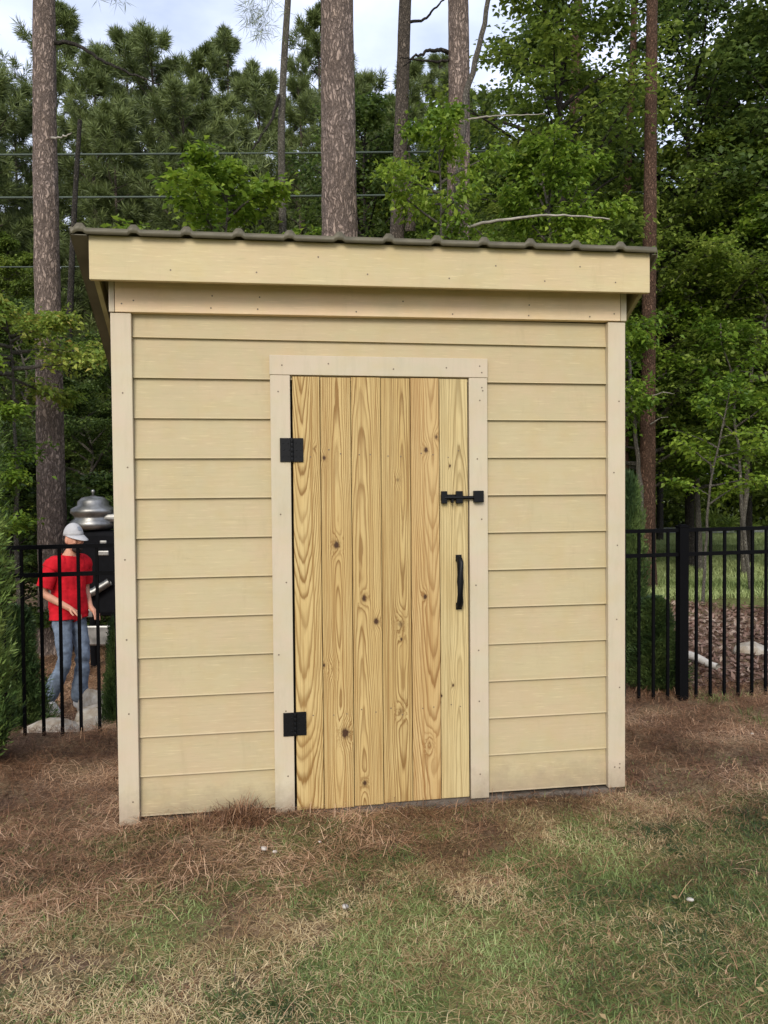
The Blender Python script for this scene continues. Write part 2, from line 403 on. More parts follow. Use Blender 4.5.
# ribbed metal roof
def roof_profile():
    P = [(-.122, -.012), (-.119, .004)]
    ribs = [-.085]+[.13+.2155*i for i in range(11)]
    for r in ribs:
        P += [(r-.026, .0), (r-.016, .012), (r-.010, .019), (r+.010, .019), (r+.016, .012), (r+.026, .0)]
    P = [p for p in P if p[0] < 2.455]; P += [(2.46, 0), (2.463, -.01)]
    return P
P = roof_profile(); n = len(P); ys = [-.172, -.166, .3, .8, DEP+.17]; V = []
for j, y in enumerate(ys):
    for (x, h) in P: V.append((x, y, roofz(y)+h+.018*(x/W)))
for (x, h) in P: V.append((x, -.173, roofz(-.17)+h*.55+.018*(x/W)-.024))      # lip turned down at the front edge
V = np.array(V); F = []
for j in range(len(ys)-1):
    for i in range(n-1): F.append((j*n+i, j*n+i+1, (j+1)*n+i+1, (j+1)*n+i))
L0 = len(ys)*n
for i in range(n-1): F.append((L0+i, L0+i+1, i+1, i))
rf = from_np('roof_panel', V, F, MAT['roof'], shed); so = rf.modifiers.new('thick', 'SOLIDIFY'); so.thickness = .003; so.offset = 0
for (x0, x1, xa, xb, ta) in ((-.124, -.1215, -.1215, -.056, .024), (2.4645, 2.467, W+.056, 2.4645, .01)):      # rake flashing, an L folded under each eave
    bm = bmesh.new(); slope_board(bm, x0, x1, -.171, DEP+.17, -.004, .028); bmesh.ops.recalc_face_normals(bm, faces=bm.faces); from_bm('roof_flashing', bm, MAT['roof'], shed)
    bm = bmesh.new(); slope_board(bm, xa, xb, -.168, DEP+.15, ta, ta+.003); bmesh.ops.recalc_face_normals(bm, faces=bm.faces); from_bm('soffit_flashing', bm, MAT['roof'], shed)
# footing
bm = bmesh.new(); box(bm, .05, W-.04, .012, DEP-.05, -.2, -.0215); from_bm('foundation', bm, MAT['slab'], shed)
board('door_sill', .776, 1.608, .014, .04, -.05, -.004, MAT['slab'])

# ---- the door: six raw pine planks
KN = [(313.7, 449), (324, 458), (336.5, 544.7), (425.6, 450), (436, 437), (397.5, 480), (449.7, 466), (363.7, 598), (376, 621), (424.7, 596.6),
      (401, 639), (400.6, 624), (332.5, 669), (324, 665), (345.3, 733), (364.7, 782.5), (401, 711), (430, 744), (441, 695.6), (453, 685)]
KS = [.6, .7, 1.1, .8, .7, .7, .45, .9, .9, .7, .5, 1.2, 1.0, .5, 1.4, .9, 1.1, 1.1, .4, .5]
KD = [.3, .8, .9, .9, .6, .4, .9, .9, 1, 1, .9, .4, .2, .9, 1, .8, .3, .2, .9, .8]
def wallpt(px, py):
    d = _f+CR*(px-384)/FPX-CU*(py-512)/FPX; t = -CAM[1]/d[1]; p = CAM+d*t; return p[0], p[2]
knots = [wallpt(*k)+(s, d) for k, s, d in zip(KN, KS, KD)]
seams = [.7845, .911, 1.052, 1.190, 1.329, 1.466, 1.6035]
def plank_mat(i):
    rr = random.Random(100+i)
    g = NT('pine_plank_grain', .6, .25); o = g.obj(); cx = (seams[i]+seams[i+1])/2
    s = g.n('ShaderNodeSeparateXYZ'); g.l(o, s.inputs[0]); X, Z = s.outputs[0], s.outputs[2]
    def n1(freq, off, det=1):
        c = g.n('ShaderNodeCombineXYZ'); g.l(g.M('MULTIPLY', Z, freq), c.inputs[2]); c.inputs[0].default_value = off; c.inputs[1].default_value = off*.37
        return g.noise(c.outputs[0], 1, det)
    seed = 3.7*i+11
    pith = g.M('MULTIPLY', g.M('SUBTRACT', n1(.9, seed, 2), .5), .045)
    xr = g.M('MULTIPLY', g.M('SUBTRACT', g.M('SUBTRACT', X, cx+rr.uniform(-.03, .03)), pith), 1.5)
    z0 = [2.3, .9, -.2, 1.5, 2.5, -.1][i]; sl_ = [.085, .03, .036, .032, .06, .034][i]
    d = g.M('ADD', g.M('MULTIPLY', g.M('ABSOLUTE', g.M('SUBTRACT', Z, z0)), sl_), g.M('MULTIPLY', n1(1.3, seed+40, 3), .05))
    tot = None; core = None; hal = None
    for (kx, kz, ks, kd) in knots:
        ks *= 1.25
        if not seams[i] <= kx <= seams[i+1]: continue
        wob = g.M('MULTIPLY', g.M('SUBTRACT', g.noise(g.map(o, (70, 70, 45), (kx, 0, kz)), 1, 3, .7), .5), .016*ks)
        dx = g.M('MULTIPLY', g.M('ADD', g.M('SUBTRACT', X, kx), wob), 1/(.012*ks)); dz = g.M('MULTIPLY', g.M('SUBTRACT', Z, kz), 1/(.03*ks))
        q = g.M('ADD', g.M('MULTIPLY', dx, dx), g.M('MULTIPLY', dz, dz))
        e = g.M('MULTIPLY', g.M('EXPONENT', g.M('MULTIPLY', q, -.5)), .02*ks)
        tot = e if tot is None else g.M('ADD', tot, e)
        c2 = g.M('MULTIPLY', g.M('ADD', g.M('MULTIPLY', dx, dx), g.M('MULTIPLY', g.M('MULTIPLY', dz, dz), 3.2)), 1.6)
        c = g.M('MULTIPLY', g.M('EXPONENT', g.M('MULTIPLY', c2, -1.1)), kd)
        halo = g.M('MULTIPLY', g.M('EXPONENT', g.M('MULTIPLY', c2, -.35)), .5*kd); hal = halo if hal is None else g.M('MAXIMUM', hal, halo)
        core = c if core is None else g.M('MAXIMUM', core, c)
    fuzz = g.M('MULTIPLY', g.M('SUBTRACT', g.noise(g.map(o, (14, 14, 1.6), (seed, 0, 0)), 1, 4, .65), .5), .016)
    r = g.M('SQRT', g.M('ADD', g.M('MULTIPLY', xr, xr), g.M('MULTIPLY', d, d)))
    r = g.M('ADD', r, fuzz)
    if tot is not None: r = g.M('ADD', r, tot)
    sp = g.M('MULTIPLY', r, 1/.0098)
    fr = g.M('FRACT', sp)
    late = g.ramp(fr, [(.0, .35), (.12, 0.), (.5, .1), (.84, 1.), (.93, 1.), (1., .35)])
    rid = g.M('FLOOR', sp); c = g.n('ShaderNodeCombineXYZ'); g.l(rid, c.inputs[0]); c.inputs[1].default_value = seed
    wn = g.n('ShaderNodeTexWhiteNoise'); g.l(c.outputs[0], wn.inputs[0])
    late = g.M('MULTIPLY', late, g.M('MULTIPLY_ADD', wn.outputs[0], .6, .5))
    fib = g.noise(g.map(o, (260, 260, 6), (seed, 0, 0)), 1, 4, .7); blot = g.noise(g.map(o, (9, 9, 2.2), (seed, 3, 0)), 1, 3)
    e1 = [(c_[0]*.83, c_[1]*.82, c_[2]*.7) for c_ in [(.70, .52, .265), (.69, .51, .26), (.68, .50, .25), (.66, .485, .24), (.67, .475, .245), (.72, .575, .335)]][i]
    l1 = [(c_[0]*.66, c_[1]*.62, c_[2]*.5) for c_ in [(.36, .205, .07), (.37, .21, .075), (.36, .21, .08), (.33, .19, .07), (.4, .22, .085), (.43, .32, .16)]][i]
    early = g.mix(g.ramp(blot, [(.4, 0.), (.7, .6)]), e1, (e1[0]*.86, e1[1]*.76, e1[2]*.62))
    col = g.mix(late, early, l1)
    col = g.mix(g.M('MULTIPLY', g.ramp(fib, [(.45, 0.), (.7, 1.)]), .28), col, tuple(x*.55 for x in e1))
    stk = g.noise(g.map(o, (95, 95, 1.5), (seed, 9, 0)), 1, 3, .6)
    col = g.mix(g.ramp(stk, [(.5, 0.), (.68, .7)]), col, tuple(x*1.15 for x in l1))
    ln = g.noise(g.map(o, (330, 330, 2.2), (seed*3, 5, 0)), 1, 2, .5)
    col = g.mix(g.ramp(ln, [(.6, 0.), (.68, .6)]), col, l1)
    if hal is not None: col = g.mix(hal, col, tuple(x*.8 for x in l1))
    if core is not None: col = g.mix(g.ramp(core, [(.12, 0.), (.6, 1.)]), col, (.06, .028, .012))
    g.col(col); g.bump(g.M('SUBTRACT', fib, late), .25, .002); return g.m
bm = bmesh.new(); pm = []
for i in range(6):
    zb = [-.018, -.021, -.016, -.012, -.011, -.010][i]; gap = .0014
    yo = [0, .001, -.0005, .0012, 0, .0006][i]
    box(bm, seams[i]+gap, seams[i+1]-gap, -.006+yo, .012+yo, zb, 1.9715-.002*(i % 2), i); pm.append(plank_mat(i))
bmesh.ops.recalc_face_normals(bm, faces=bm.faces)
nl = []
for i in range(6):
    for z in (1.62, .42):
        for q in (.3, .7): nl.append((seams[i]+(seams[i+1]-seams[i])*q+jit(.01), z+jit(.02)))
ncount = len(pm)
for x, z in nl:
    c = bmesh.ops.create_circle(bm, cap_ends=True, segments=7, radius=.0032, matrix=Matrix.Translation((x, -.0075, z)) @ Matrix.Rotation(R(90), 4, 'X'))
    for v in c['verts']:
        for f in v.link_faces: f.material_index = 6
door = from_bm('door', bm, pm+[MAT['nail']], shed, bevel=.003)
# batten backs (inside face)
def hinge(zc):
    bm = bmesh.new(); h = .054
    box(bm, .727, .7795, -.0185, -.0128, zc-h, zc+h); box(bm, .7825, .832, -.0135, -.0078, zc-h, zc+h)
    for k in range(5):
        z0 = zc-h+k*.0218
        lathe(bm, [(.0068, 0), (.0068, .0205)], (.781, -.018, z0), 12)
    for x in (.741, .765, .799, .819):
        for z in (-.03, .0, .03):
            lathe(bm, [(.0045, -.001), (.003, .0)], (0, 0, 0), 8) if False else None
            m = Matrix.Translation((x+(.003 if z == 0 else 0), -.019 if x < .78 else -.014, zc+z)) @ Matrix.Rotation(R(90), 4, 'X')
            bmesh.ops.create_cone(bm, cap_ends=True, segments=8, radius1=.0042, radius2=.003, depth=.002, matrix=m)
    return from_bm('hinge', bm, MAT['iron'], door, bevel=.0012)
hinge(1.638); hinge(.386)
bm = bmesh.new(); zc = 1.4165                     # barrel bolt
box(bm, 1.469, 1.576, -.0125, -.0078, zc-.0135, zc+.0135)
for x0, x1 in ((1.470, 1.497), (1.540, 1.572)):
    box(bm, x0, x1, -.030, -.0125, zc-.029, zc+.029)
box(bm, 1.514, 1.524, -.046, -.018, zc-.026, zc-.010)
m = Matrix.Translation((1.57, -.0235, zc-.002)) @ Matrix.Rotation(R(90), 4, 'Y')
bmesh.ops.create_cone(bm, cap_ends=True, segments=12, radius1=.0085, radius2=.0085, depth=.17, matrix=m)
from_bm('latch', bm, MAT['iron'], door, bevel=.002)
bm = bmesh.new(); box(bm, 1.624, 1.671, -.038, -.0128, zc-.025, zc+.030)
from_bm('latch_keeper', bm, MAT['iron'], shed, bevel=.003)
bm = bmesh.new(); x = 1.554                        # pull handle
box(bm, x-.014, x+.014, -.0125, -.0078, 1.115, 1.146); box(bm, x-.014, x+.014, -.0125, -.0078, .888, .92)
hp = [(x, -.011, 1.13), (x, -.028, 1.127), (x+.001, -.036, 1.11), (x+.001, -.037, 1.02), (x, -.036, .925), (x-.001, -.028, .908), (x-.001, -.011, .904)]
V, F = tube_np(hp, [.011, .0145, .016, .0165, .016, .0145, .011], 10)
vs = [bm.verts.new(v) for v in V]
for f in F: bm.faces.new([vs[i] for i in f]).smooth = True
from_bm('handle', bm, MAT['iron'], door)

# ------------------------------------------------------------------ fence
fence = empty('picket_fence', (3.58, 1.55, -.05))
tag(fence, 'black metal picket fence running behind the shed and out on both sides', 'fence')
fb = Vector((3.58, 1.55, -.05))
def fpart(name, bm, bev=.0): 
    bm.transform(Matrix.Translation(-fb)); return from_bm(name, bm, MAT['fence'], fence, bevel=bev)
def fy(x): return 1.55-.02*(3.58-x)*.9
def ftop(x): return 1.163+(x-3.58)*.0075
xs_post = [-1.27, 1.155, 3.58, 6.005]
for xp in xs_post:
    bm = bmesh.new(); y = fy(xp); t = ftop(xp)
    box(bm, xp-.034, xp+.034, y-.032, y+.032, gz(xp, y)-.1, t+.012); box(bm, xp-.038, xp+.038, y-.036, y+.036, t+.012, t+.022)
    box(bm, xp-.022, xp+.022, y-.022, y+.022, t+.022, t+.032)
    fpart('post', bm, .003)
for a, b in zip(xs_post, xs_post[1:]):
    n = 21
    for dz, hh in ((0, .013), (-.172, .013), (-1.02, .012)):
        if dz < -1: continue
        bm = bmesh.new()
        xa, xb = a+.034, b-.034
        V = []
        for x in (xa, xb):
            for y in (-.013, .013):
                for z in (-hh, hh): V.append(bm.verts.new((x, fy(x)+y, ftop(x)-.01+dz+z)))
        for q in ((0, 1, 3, 2), (4, 6, 7, 5), (0, 4, 5, 1), (2, 3, 7, 6), (0, 2, 6, 4), (1, 5, 7, 3)): bm.faces.new([V[i] for i in q])
        fpart('rail', bm)
    for k in range(1, n+1):
        x = a+(b-a)*k/(n+1)
        bm = bmesh.new(); box(bm, x-.0088, x+.0088, fy(x)-.0088, fy(x)+.0088, gz(x, fy(x))-.03, ftop(x)-.0235)
        fpart('picket', bm)

# ------------------------------------------------------------------ vegetation generators
def leaf_quads(P, A, Nn, L, Wd, fold=.25):
    """P base, A axis, Nn face normal (unit-ish), L length, Wd width -> quads base-left-tip-right"""
    A = A/(np.linalg.norm(A, axis=1)[:, None]+1e-9)
    S = np.cross(A, Nn); S /= np.linalg.norm(S, axis=1)[:, None]+1e-9; N2 = np.cross(S, A)
    L = np.broadcast_to(L, (len(P),))[:, None]; Wd = np.broadcast_to(Wd, (len(P),))[:, None]
    mid = P+A*L*.42
    V = np.stack([P, mid+S*Wd*.5+N2*Wd*fold, P+A*L, mid-S*Wd*.5+N2*Wd*fold], 1).reshape(-1, 3)
    i = np.arange(len(P))[:, None]*4
    return V, i+np.array([[0, 1, 2, 3]])
def rnd_dir(rs, n): 
    v = rs.normal(size=(n, 3)); return v/np.linalg.norm(v, axis=1)[:, None]

def limb_path(rs, p0, az, el, L, n=7, droop=.3, wob=.12):
    pts = [np.array(p0, float)]; d = np.array([math.cos(az)*math.cos(el), math.sin(az)*math.cos(el), math.sin(el)])
    for k in range(n-1):
        d = d+rs.normal(size=3)*wob*.5; d[2] -= droop*.12; d /= np.linalg.norm(d); pts.append(pts[-1]+d*L/(n-1))
    return np.array(pts)

def broadleaf(seed, H, base, Rr, nlimb, ntw, nleaf, leaf, r0, prof=None, lean=(0, 0), el=(5, 35), twl=.35, droop=.3, wob=.12, wiggle=.04, stop=1.0, scat=.9):
    rs = np.random.RandomState(seed); prof = prof or (lambda t: math.sin(PI*min(1, .18+.82*t))**.6*(1-.35*t))
    k = np.arange(14)/13
    tr = np.stack([lean[0]*k+np.cumsum(rs.normal(size=14)*wiggle)*k, lean[1]*k+np.cumsum(rs.normal(size=14)*wiggle)*k, H*k*stop], -1)
    parts = [tube_np(tr, r0*(1-.85*k)+.004, 9)]
    P, A, N, Sz = [], [], [], []
    for i in range(nlimb):
        t = (i+.5)/nlimb; z = base+(H-base)*t; f = z/H*13/stop
        f = min(f, 12.99); j = int(f); p0 = tr[j]+(tr[j+1]-tr[j])*(f-j)
        L = Rr*prof(t)*rs.uniform(.65, 1.15); az = i*2.4+rs.uniform(-.5, .5); e = R(rs.uniform(*el)+22*t)
        lp = limb_path(rs, p0, az, e, L, 7, droop, wob)
        parts.append(tube_np(lp, np.linspace(max(.006, .02*L), .003, 7), 5))
        for q in range(ntw):
            s = rs.uniform(.22, 1)*5.99; j = int(s); b = lp[j]+(lp[j+1]-lp[j])*(s-j); dl = lp[j+1]-lp[j]
            a2 = math.atan2(dl[1], dl[0])+rs.choice([-1, 1])*rs.uniform(.3, 1.3); tl = L*twl*rs.uniform(.4, 1.1)*(1.15-s/8)
            tp = limb_path(rs, b, a2, R(rs.uniform(-12, 22)), tl, 4, droop*1.4, .25)
            if q % 3 == 0: parts.append(tube_np(tp, np.linspace(.005, .0015, 4), 3))
            u = rs.uniform(.1, 1, nleaf)*2.99; jj = u.astype(int); bp = tp[jj]+(tp[jj+1]-tp[jj])*(u-jj)[:, None]
            td = tp[jj+1]-tp[jj]; td /= np.linalg.norm(td, axis=1)[:, None]
            side = np.cross(td, [0, 0, 1.]); sg = rs.choice([-1, 1], nleaf)[:, None]
            ax = td*.6+side*sg*rs.uniform(.4, 1.1, (nleaf, 1))+rs.normal(size=(nleaf, 3))*.3; ax[:, 2] -= rs.uniform(0, .55, nleaf)
            P.append(bp+rs.normal(size=(nleaf, 3))*leaf*scat*np.array([1, 1, .55])); A.append(ax)
            N.append(np.array([0, 0, 1.])+rs.normal(size=(nleaf, 3))*.45); Sz.append(leaf*rs.uniform(.6, 1.25, nleaf))
    P = np.concatenate(P); A = np.concatenate(A); N = np.concatenate(N); Sz = np.concatenate(Sz)
    lv = leaf_quads(P, A, N, Sz, Sz*.6)
    clump = fbm(P[:, 0]*1.1+seed, P[:, 2]*1.6+P[:, 1]*.7, 2)
    rnd = np.clip(.15+.7*(clump-.2)+rs.normal(size=len(P))*.17, 0, 1)
    return join_np(parts), lv, rnd

def conifer(seed, H, base, Rr, nlimb, ntw, ntuft, nneedle, nl, nw, r0, prof=None, wiggle=.03):
    rs = np.random.RandomState(seed); prof = prof or (lambda t: (1-t)**.7*.95+.12)
    k = np.arange(16)/15
    tr = np.stack([np.cumsum(rs.normal(size=16)*wiggle)*k, np.cumsum(rs.normal(size=16)*wiggle)*k, H*k], -1)
    parts = [tube_np(tr, r0*(1-.9*k)+.006, 10)]
    P, A = [], []
    for i in range(nlimb):
        t = (i+.5)/nlimb; z = base+(H-base)*t; f = min(z/H*15, 14.99); j = int(f); p0 = tr[j]+(tr[j+1]-tr[j])*(f-j)
        L = Rr*prof(t)*rs.uniform(.55, 1.2); az = i*2.4+rs.uniform(-.5, .5)
        lp = limb_path(rs, p0, az, R(rs.uniform(-8, 22)+38*t), L, 7, -.25, .14)
        parts.append(tube_np(lp, np.linspace(max(.008, .016*L), .004, 7), 5))
        for q in range(ntw):
            s = (.3+.7*(q+.9)/ntw)*5.99; j = min(int(s), 5); b = lp[j]+(lp[j+1]-lp[j])*(s-j); dl = lp[j+1]-lp[j]
            a2 = math.atan2(dl[1], dl[0])+rs.choice([-1, 1])*rs.uniform(.2, 1.2); tl = L*.33*rs.uniform(.3, 1)
            tp = limb_path(rs, b, a2, R(rs.uniform(0, 40)), tl, 4, -.5, .2)
            if q % 2 == 0: parts.append(tube_np(tp, np.linspace(.006, .003, 4), 3))
            for w in range(ntuft):
                u = (.35+.65*(w+1)/ntuft)*2.99; jj = min(int(u), 2); c = tp[jj]+(tp[jj+1]-tp[jj])*(u-jj); td = tp[jj+1]-tp[jj]; td = td/(np.linalg.norm(td)+1e-9)
                d = rnd_dir(rs, nneedle)*.85+td*.75+np.array([0, 0, .12]); P.append(np.repeat(c[None], nneedle, 0)+rs.normal(size=(nneedle, 3))*.02); A.append(d)
    P = np.concatenate(P); A = np.concatenate(A); n = len(P)
    lv = leaf_quads(P, A, rnd_dir(rs, n), nl*rs.uniform(.7, 1.15, n), nw, 0)
    clump = fbm(P[:, 0]*.8+seed, P[:, 2]*1.2+P[:, 1]*.5, 2)
    return join_np(parts), lv, np.clip(.15+.7*(clump-.2)+rs.normal(size=n)*.15, 0, 1)

ASSET = {}
def asset(key, data, bark, leaf, tname='trunk', cname='crown'):
    (TV, TF), (LV, LF), rnd = data
    t = from_np(tname, TV, TF, MAT[bark], smooth=True); c = from_np(cname, LV, LF, MAT[leaf], rnd=rnd)
    ASSET[key] = [t, c, False]; ASSET[key+'_np'] = (LV, LF, rnd)
def plant(key, name, x, y, label, cat='tree', group=None, rz=0, sc=1.0, scz=None, z=None, leafmat=None, kids=('trunk', 'crown')):
    root = empty(name, (x, y, gz(x, y)-.03 if z is None else z), rz); root.scale = (sc, sc, scz or sc); tag(root, label, cat, group)
    t, c, used = ASSET[key]
    if used: t2 = t.copy(); c2 = c.copy(); C.objects.link(t2); C.objects.link(c2)
    else: t2, c2 = t, c; ASSET[key][2] = True
    if leafmat:
        if not used: c2.data = c2.data
        c2.material_slots[0].link = 'OBJECT'; c2.material_slots[0].material = MAT[leafmat]
    t2.parent = root; c2.parent = root
    return root

# ---- big pine trunks (close)
def big_pine(name, px_path, D, wid, mat, H, label, seed, crown=True, extra=None):
    """px_path: [(px,py)] down the stem; real stem at distance D"""
    pts = []
    bx, by, _ = spot(px_path[-1][0], D)
    root = empty(name, (bx, by, gz(bx, by)-.1)); tag(root, label, 'tree'); o = np.array(root.location)
    rs = np.random.RandomState(seed)
    path = [np.array([bx, by, gz(bx, by)-.1])]
    for (px, py) in px_path[::-1]:
        x, y, z = spot(px, D, py)
        if z > path[-1][2]+.2: path.append(np.array([x, y, z]))
    d = path[-1]-path[-2]; d /= np.linalg.norm(d)
    while path[-1][2] < H: path.append(path[-1]+(d+rs.normal(size=3)*.02)*1.0)
    path = np.array(path)-o
    # resample
    s = np.r_[0, np.cumsum(np.linalg.norm(np.diff(path, axis=0), axis=1))]; n = int(s[-1]/.09); q = np.linspace(0, s[-1], n)
    p = np.stack([np.interp(q, s, path[:, i]) for i in range(3)], -1)
    k = np.ones(9)/9
    for i in range(2): p[4:-4, i] = np.convolve(p[:, i], k, 'valid')
    r = wid*1.12/2*(1-.6*q/q[-1])*(1+.35*np.exp(-q/.35)); seg = 40
    V, F = tube_np(p, r, seg)
    V = V.reshape(n, seg, 3); cen = p[:, None]; a = np.arange(seg)/seg
    ar = (a[None]*seg); nz = fbm(np.cos(2*PI*a)[None]*2.2+q[:, None]*1.1, np.sin(2*PI*a)[None]*2.2+q[:, None]*.6+seed, 3)-.5
    pl = np.abs(fbm(np.cos(2*PI*a)[None]*7+q[:, None]*3.1+50, np.sin(2*PI*a)[None]*7-q[:, None]*2.3+seed, 2)-.5)
    V = cen+(V-cen)*(1+.10*nz+.14*pl)[..., None]
    from_np('trunk', V.reshape(-1, 3), F, MAT[mat], root, smooth=True)
    if crown:
        topz = p[-1][2]; parts = []; P = []; A = []
        for i in range(26):
            z = H*.56+(H*.46)*i/26; j = min(int(np.searchsorted(p[:, 2], z)), n-1); L = rs.uniform(1.2, 2.6)*(1-.6*i/26)
            lp = limb_path(rs, p[j], rs.uniform(0, 2*PI), R(rs.uniform(0, 40)), L, 7, .1, .2); parts.append(tube_np(lp, np.linspace(.04, .006, 7), 5))
            for w in range(22):
                u = rs.uniform(.35, 1)*5.99; jj = int(u); c = lp[jj]+(lp[jj+1]-lp[jj])*(u-jj)+rs.normal(size=3)*.22
                P.append(np.repeat(c[None], 16, 0)); A.append(rnd_dir(rs, 16)+np.array([0, 0, .2]))
        V, F = join_np(parts); from_np('limb', V, F, MAT[mat], root)
        P = np.concatenate(P); A = np.concatenate(A); V, F = leaf_quads(P, A, rnd_dir(rs, len(P)), .2, .008, 0)
        from_np('crown', V, F, MAT['needle'], root, rnd=rs.rand(len(P)))
    return root, p, o

def add_limb(root, o, pts, r0, r1, mat, name='limb'):
    q = np.array([spot(px, D, py) for (px, py, D) in pts])-o
    s = np.r_[0, np.cumsum(np.linalg.norm(np.diff(q, axis=0), axis=1))]; t = np.linspace(0, s[-1], 24)
    pp = np.stack([np.interp(t, s, q[:, i]) for i in range(3)], -1)
    for i in range(3): pp[2:-2, i] = np.convolve(pp[:, i], np.ones(5)/5, 'valid')
    rs = np.random.RandomState(int(pts[0][0])); pp += rs.normal(size=pp.shape)*r0*.25
    V, F = tube_np(pp, np.linspace(r0, r1, 24), 7); return from_np(name, V, F, MAT[mat], root, smooth=True)

def tufts_on(root, o, centers, rs, n=16, L=.2, w=.006, name='needle_tuft', mat='needle'):
    P = np.repeat(centers, n, 0)+rs.normal(size=(len(centers)*n, 3))*.015; A = rnd_dir(rs, len(P))
    V, F = leaf_quads(P-o, A, rnd_dir(rs, len(P)), L, w, 0); from_np(name, V, F, MAT[mat], root, rnd=rs.rand(len(P)))

rA, pA, oA = big_pine('pine_tree', [(44, 0), (45, 150), (48, 300), (50, 420), (52, 660)], 9.6, .315, 'pine_bark', 17, 'tall pine with plated pinkish brown bark directly behind the man in red', 1)
add_limb(rA, oA, [(50, 42, 9.6), (75, 42, 9.5), (100, 60, 9.4), (135, 75, 9.3), (160, 85, 9.2)], .028, .008, 'dark_bark')
add_limb(rA, oA, [(46, 138, 9.6), (60, 138, 9.4), (72, 133, 9.3)], .02, .006, 'dead', 'dead_stub')
rB, pB, oB = big_pine('pine_tree', [(337, 0), (338, 110), (340, 235), (341, 400)], 8.7, .42, 'pine_bark', 18, 'thickest pine trunk rising behind the middle of the shed roof', 2)
rC, pC, oC = big_pine('pine_tree', [(405, 0), (402, 100), (397, 230), (394, 400)], 12, .24, 'pine_bark_b', 18, 'slim tan pine trunk between the thickest trunk and the pine with a hugging stem', 3)
add_limb(rC, oC, [(410, 232, 11.9), (411, 205, 11.9), (406, 180, 11.9), (402, 150, 11.9)], .085, .04, 'pine_bark_b', 'side_stem')
add_limb(rC, oC, [(406, 22, 12), (425, 20, 11.9), (448, -6, 11.6)], .025, .01, 'dark_bark')
rD, pD, oD = big_pine('pine_tree', [(458, 0), (459, 60), (459, 120), (458, 235), (455, 400)], 10, .31, 'pine_bark', 18, 'pine trunk with a thin stem hugging it, right of the tan trunk', 4)
add_limb(rD, oD, [(452, 250, 9.75), (456, 200, 9.7), (463, 130, 9.75), (468, 90, 9.75), (478, 50, 9.8), (488, 5, 9.8), (494, -40, 9.8)], .05, .028, 'smooth_bark', 'side_stem')
add_limb(rD, oD, [(450, 52, 10), (430, 50, 9.9), (414, 56, 9.8), (404, 66, 9.8)], .03, .008, 'dark_bark')
add_limb(rD, oD, [(452, 60, 10), (438, 62, 9.9), (420, 60, 9.8), (400, 58, 9.7)], .022, .006, 'dark_bark')
add_limb(rD, oD, [(453, 236, 9.6), (466, 226, 9.3), (490, 221, 9.2), (520, 218, 9.1), (545, 214, 9.0), (575, 216, 8.9), (610, 219, 8.8)], .022, .008, 'dead', 'dead_limb')
add_limb(rD, oD, [(466, 120, 9.8), (490, 116, 9.7), (545, 114, 9.5)], .012, .004, 'dead', 'dead_limb')
rs = np.random.RandomState(5)
def thin_tree(name, path, D, wid, mat, label, seed, H=12):
    return big_pine(name, path, D, wid, mat, H, label, seed, crown=False)
rE, pE, oE = thin_tree('slender_tree', [(288, 0), (284, 60), (281, 130), (283, 240), (283, 400)], 10.5, .125, 'smooth_bark', 'slender pale grey trunk left of the thickest pine behind the roof', 6)
add_limb(rE, oE, [(279, 95, 10.4), (272, 120, 10.3), (262, 135, 10.2), (252, 150, 10.1)], .025, .01, 'dark_bark')
c = np.array([spot(px, 10.3, py) for px, py in ((252, 12), (262, 20), (258, 30), (246, 18), (270, 8), (240, 140), (250, 150), (258, 160), (248, 165), (262, 145), (255, 5), (268, 28))])
for low in (False, True):
    c4 = np.repeat(np.array([q for q in c if (q[2] < 7) == low]), 4, 0); tufts_on(rE, oE, c4+rs.normal(size=c4.shape)*.1, rs)
rI, pI, oI = thin_tree('slender_tree', [(80, 120), (76, 180), (72, 260), (68, 360), (66, 500)], 13, .15, 'dark_bark', 'thin dark grey trunk between the left pine and the shed corner', 7, 7.3)
rF, pF, oF = thin_tree('slender_tree', [(578, 0), (576, 60), (573, 150), (570, 300)], 15, .27, 'red_bark', 'dark reddish trunk half hidden in leaves above the right end of the roof', 8, 14)
rG, pG, oG = thin_tree('slender_tree', [(634, 0), (633, 60), (629, 140), (626, 220), (624, 400)], 14, .17, 'red_bark', 'narrow reddish trunk above the roof corner, left of the straight dark trunk', 9, 14)
rH, pH, oH = thin_tree('pine_tree', [(652, 0), (651, 90), (650, 200), (649, 290), (648, 400), (647, 560)], 11.5, .215, 'red_bark', 'straight reddish brown trunk just right of the shed wall', 10, 14)
add_limb(rH, oH, [(642, 540, 11.2), (640, 480, 11.1), (634, 430, 11.0), (631, 395, 10.9), (628, 340, 10.9)], .04, .02, 'smooth_bark', 'side_stem')
add_limb(rH, oH, [(652, 396, 11.4), (664, 392, 11.2), (674, 394, 11)], .012, .004, 'dead', 'dead_stub')
add_limb(rH, oH, [(650, 425, 11.4), (660, 418, 11.2), (668, 417, 11)], .012, .004, 'dead', 'dead_stub')

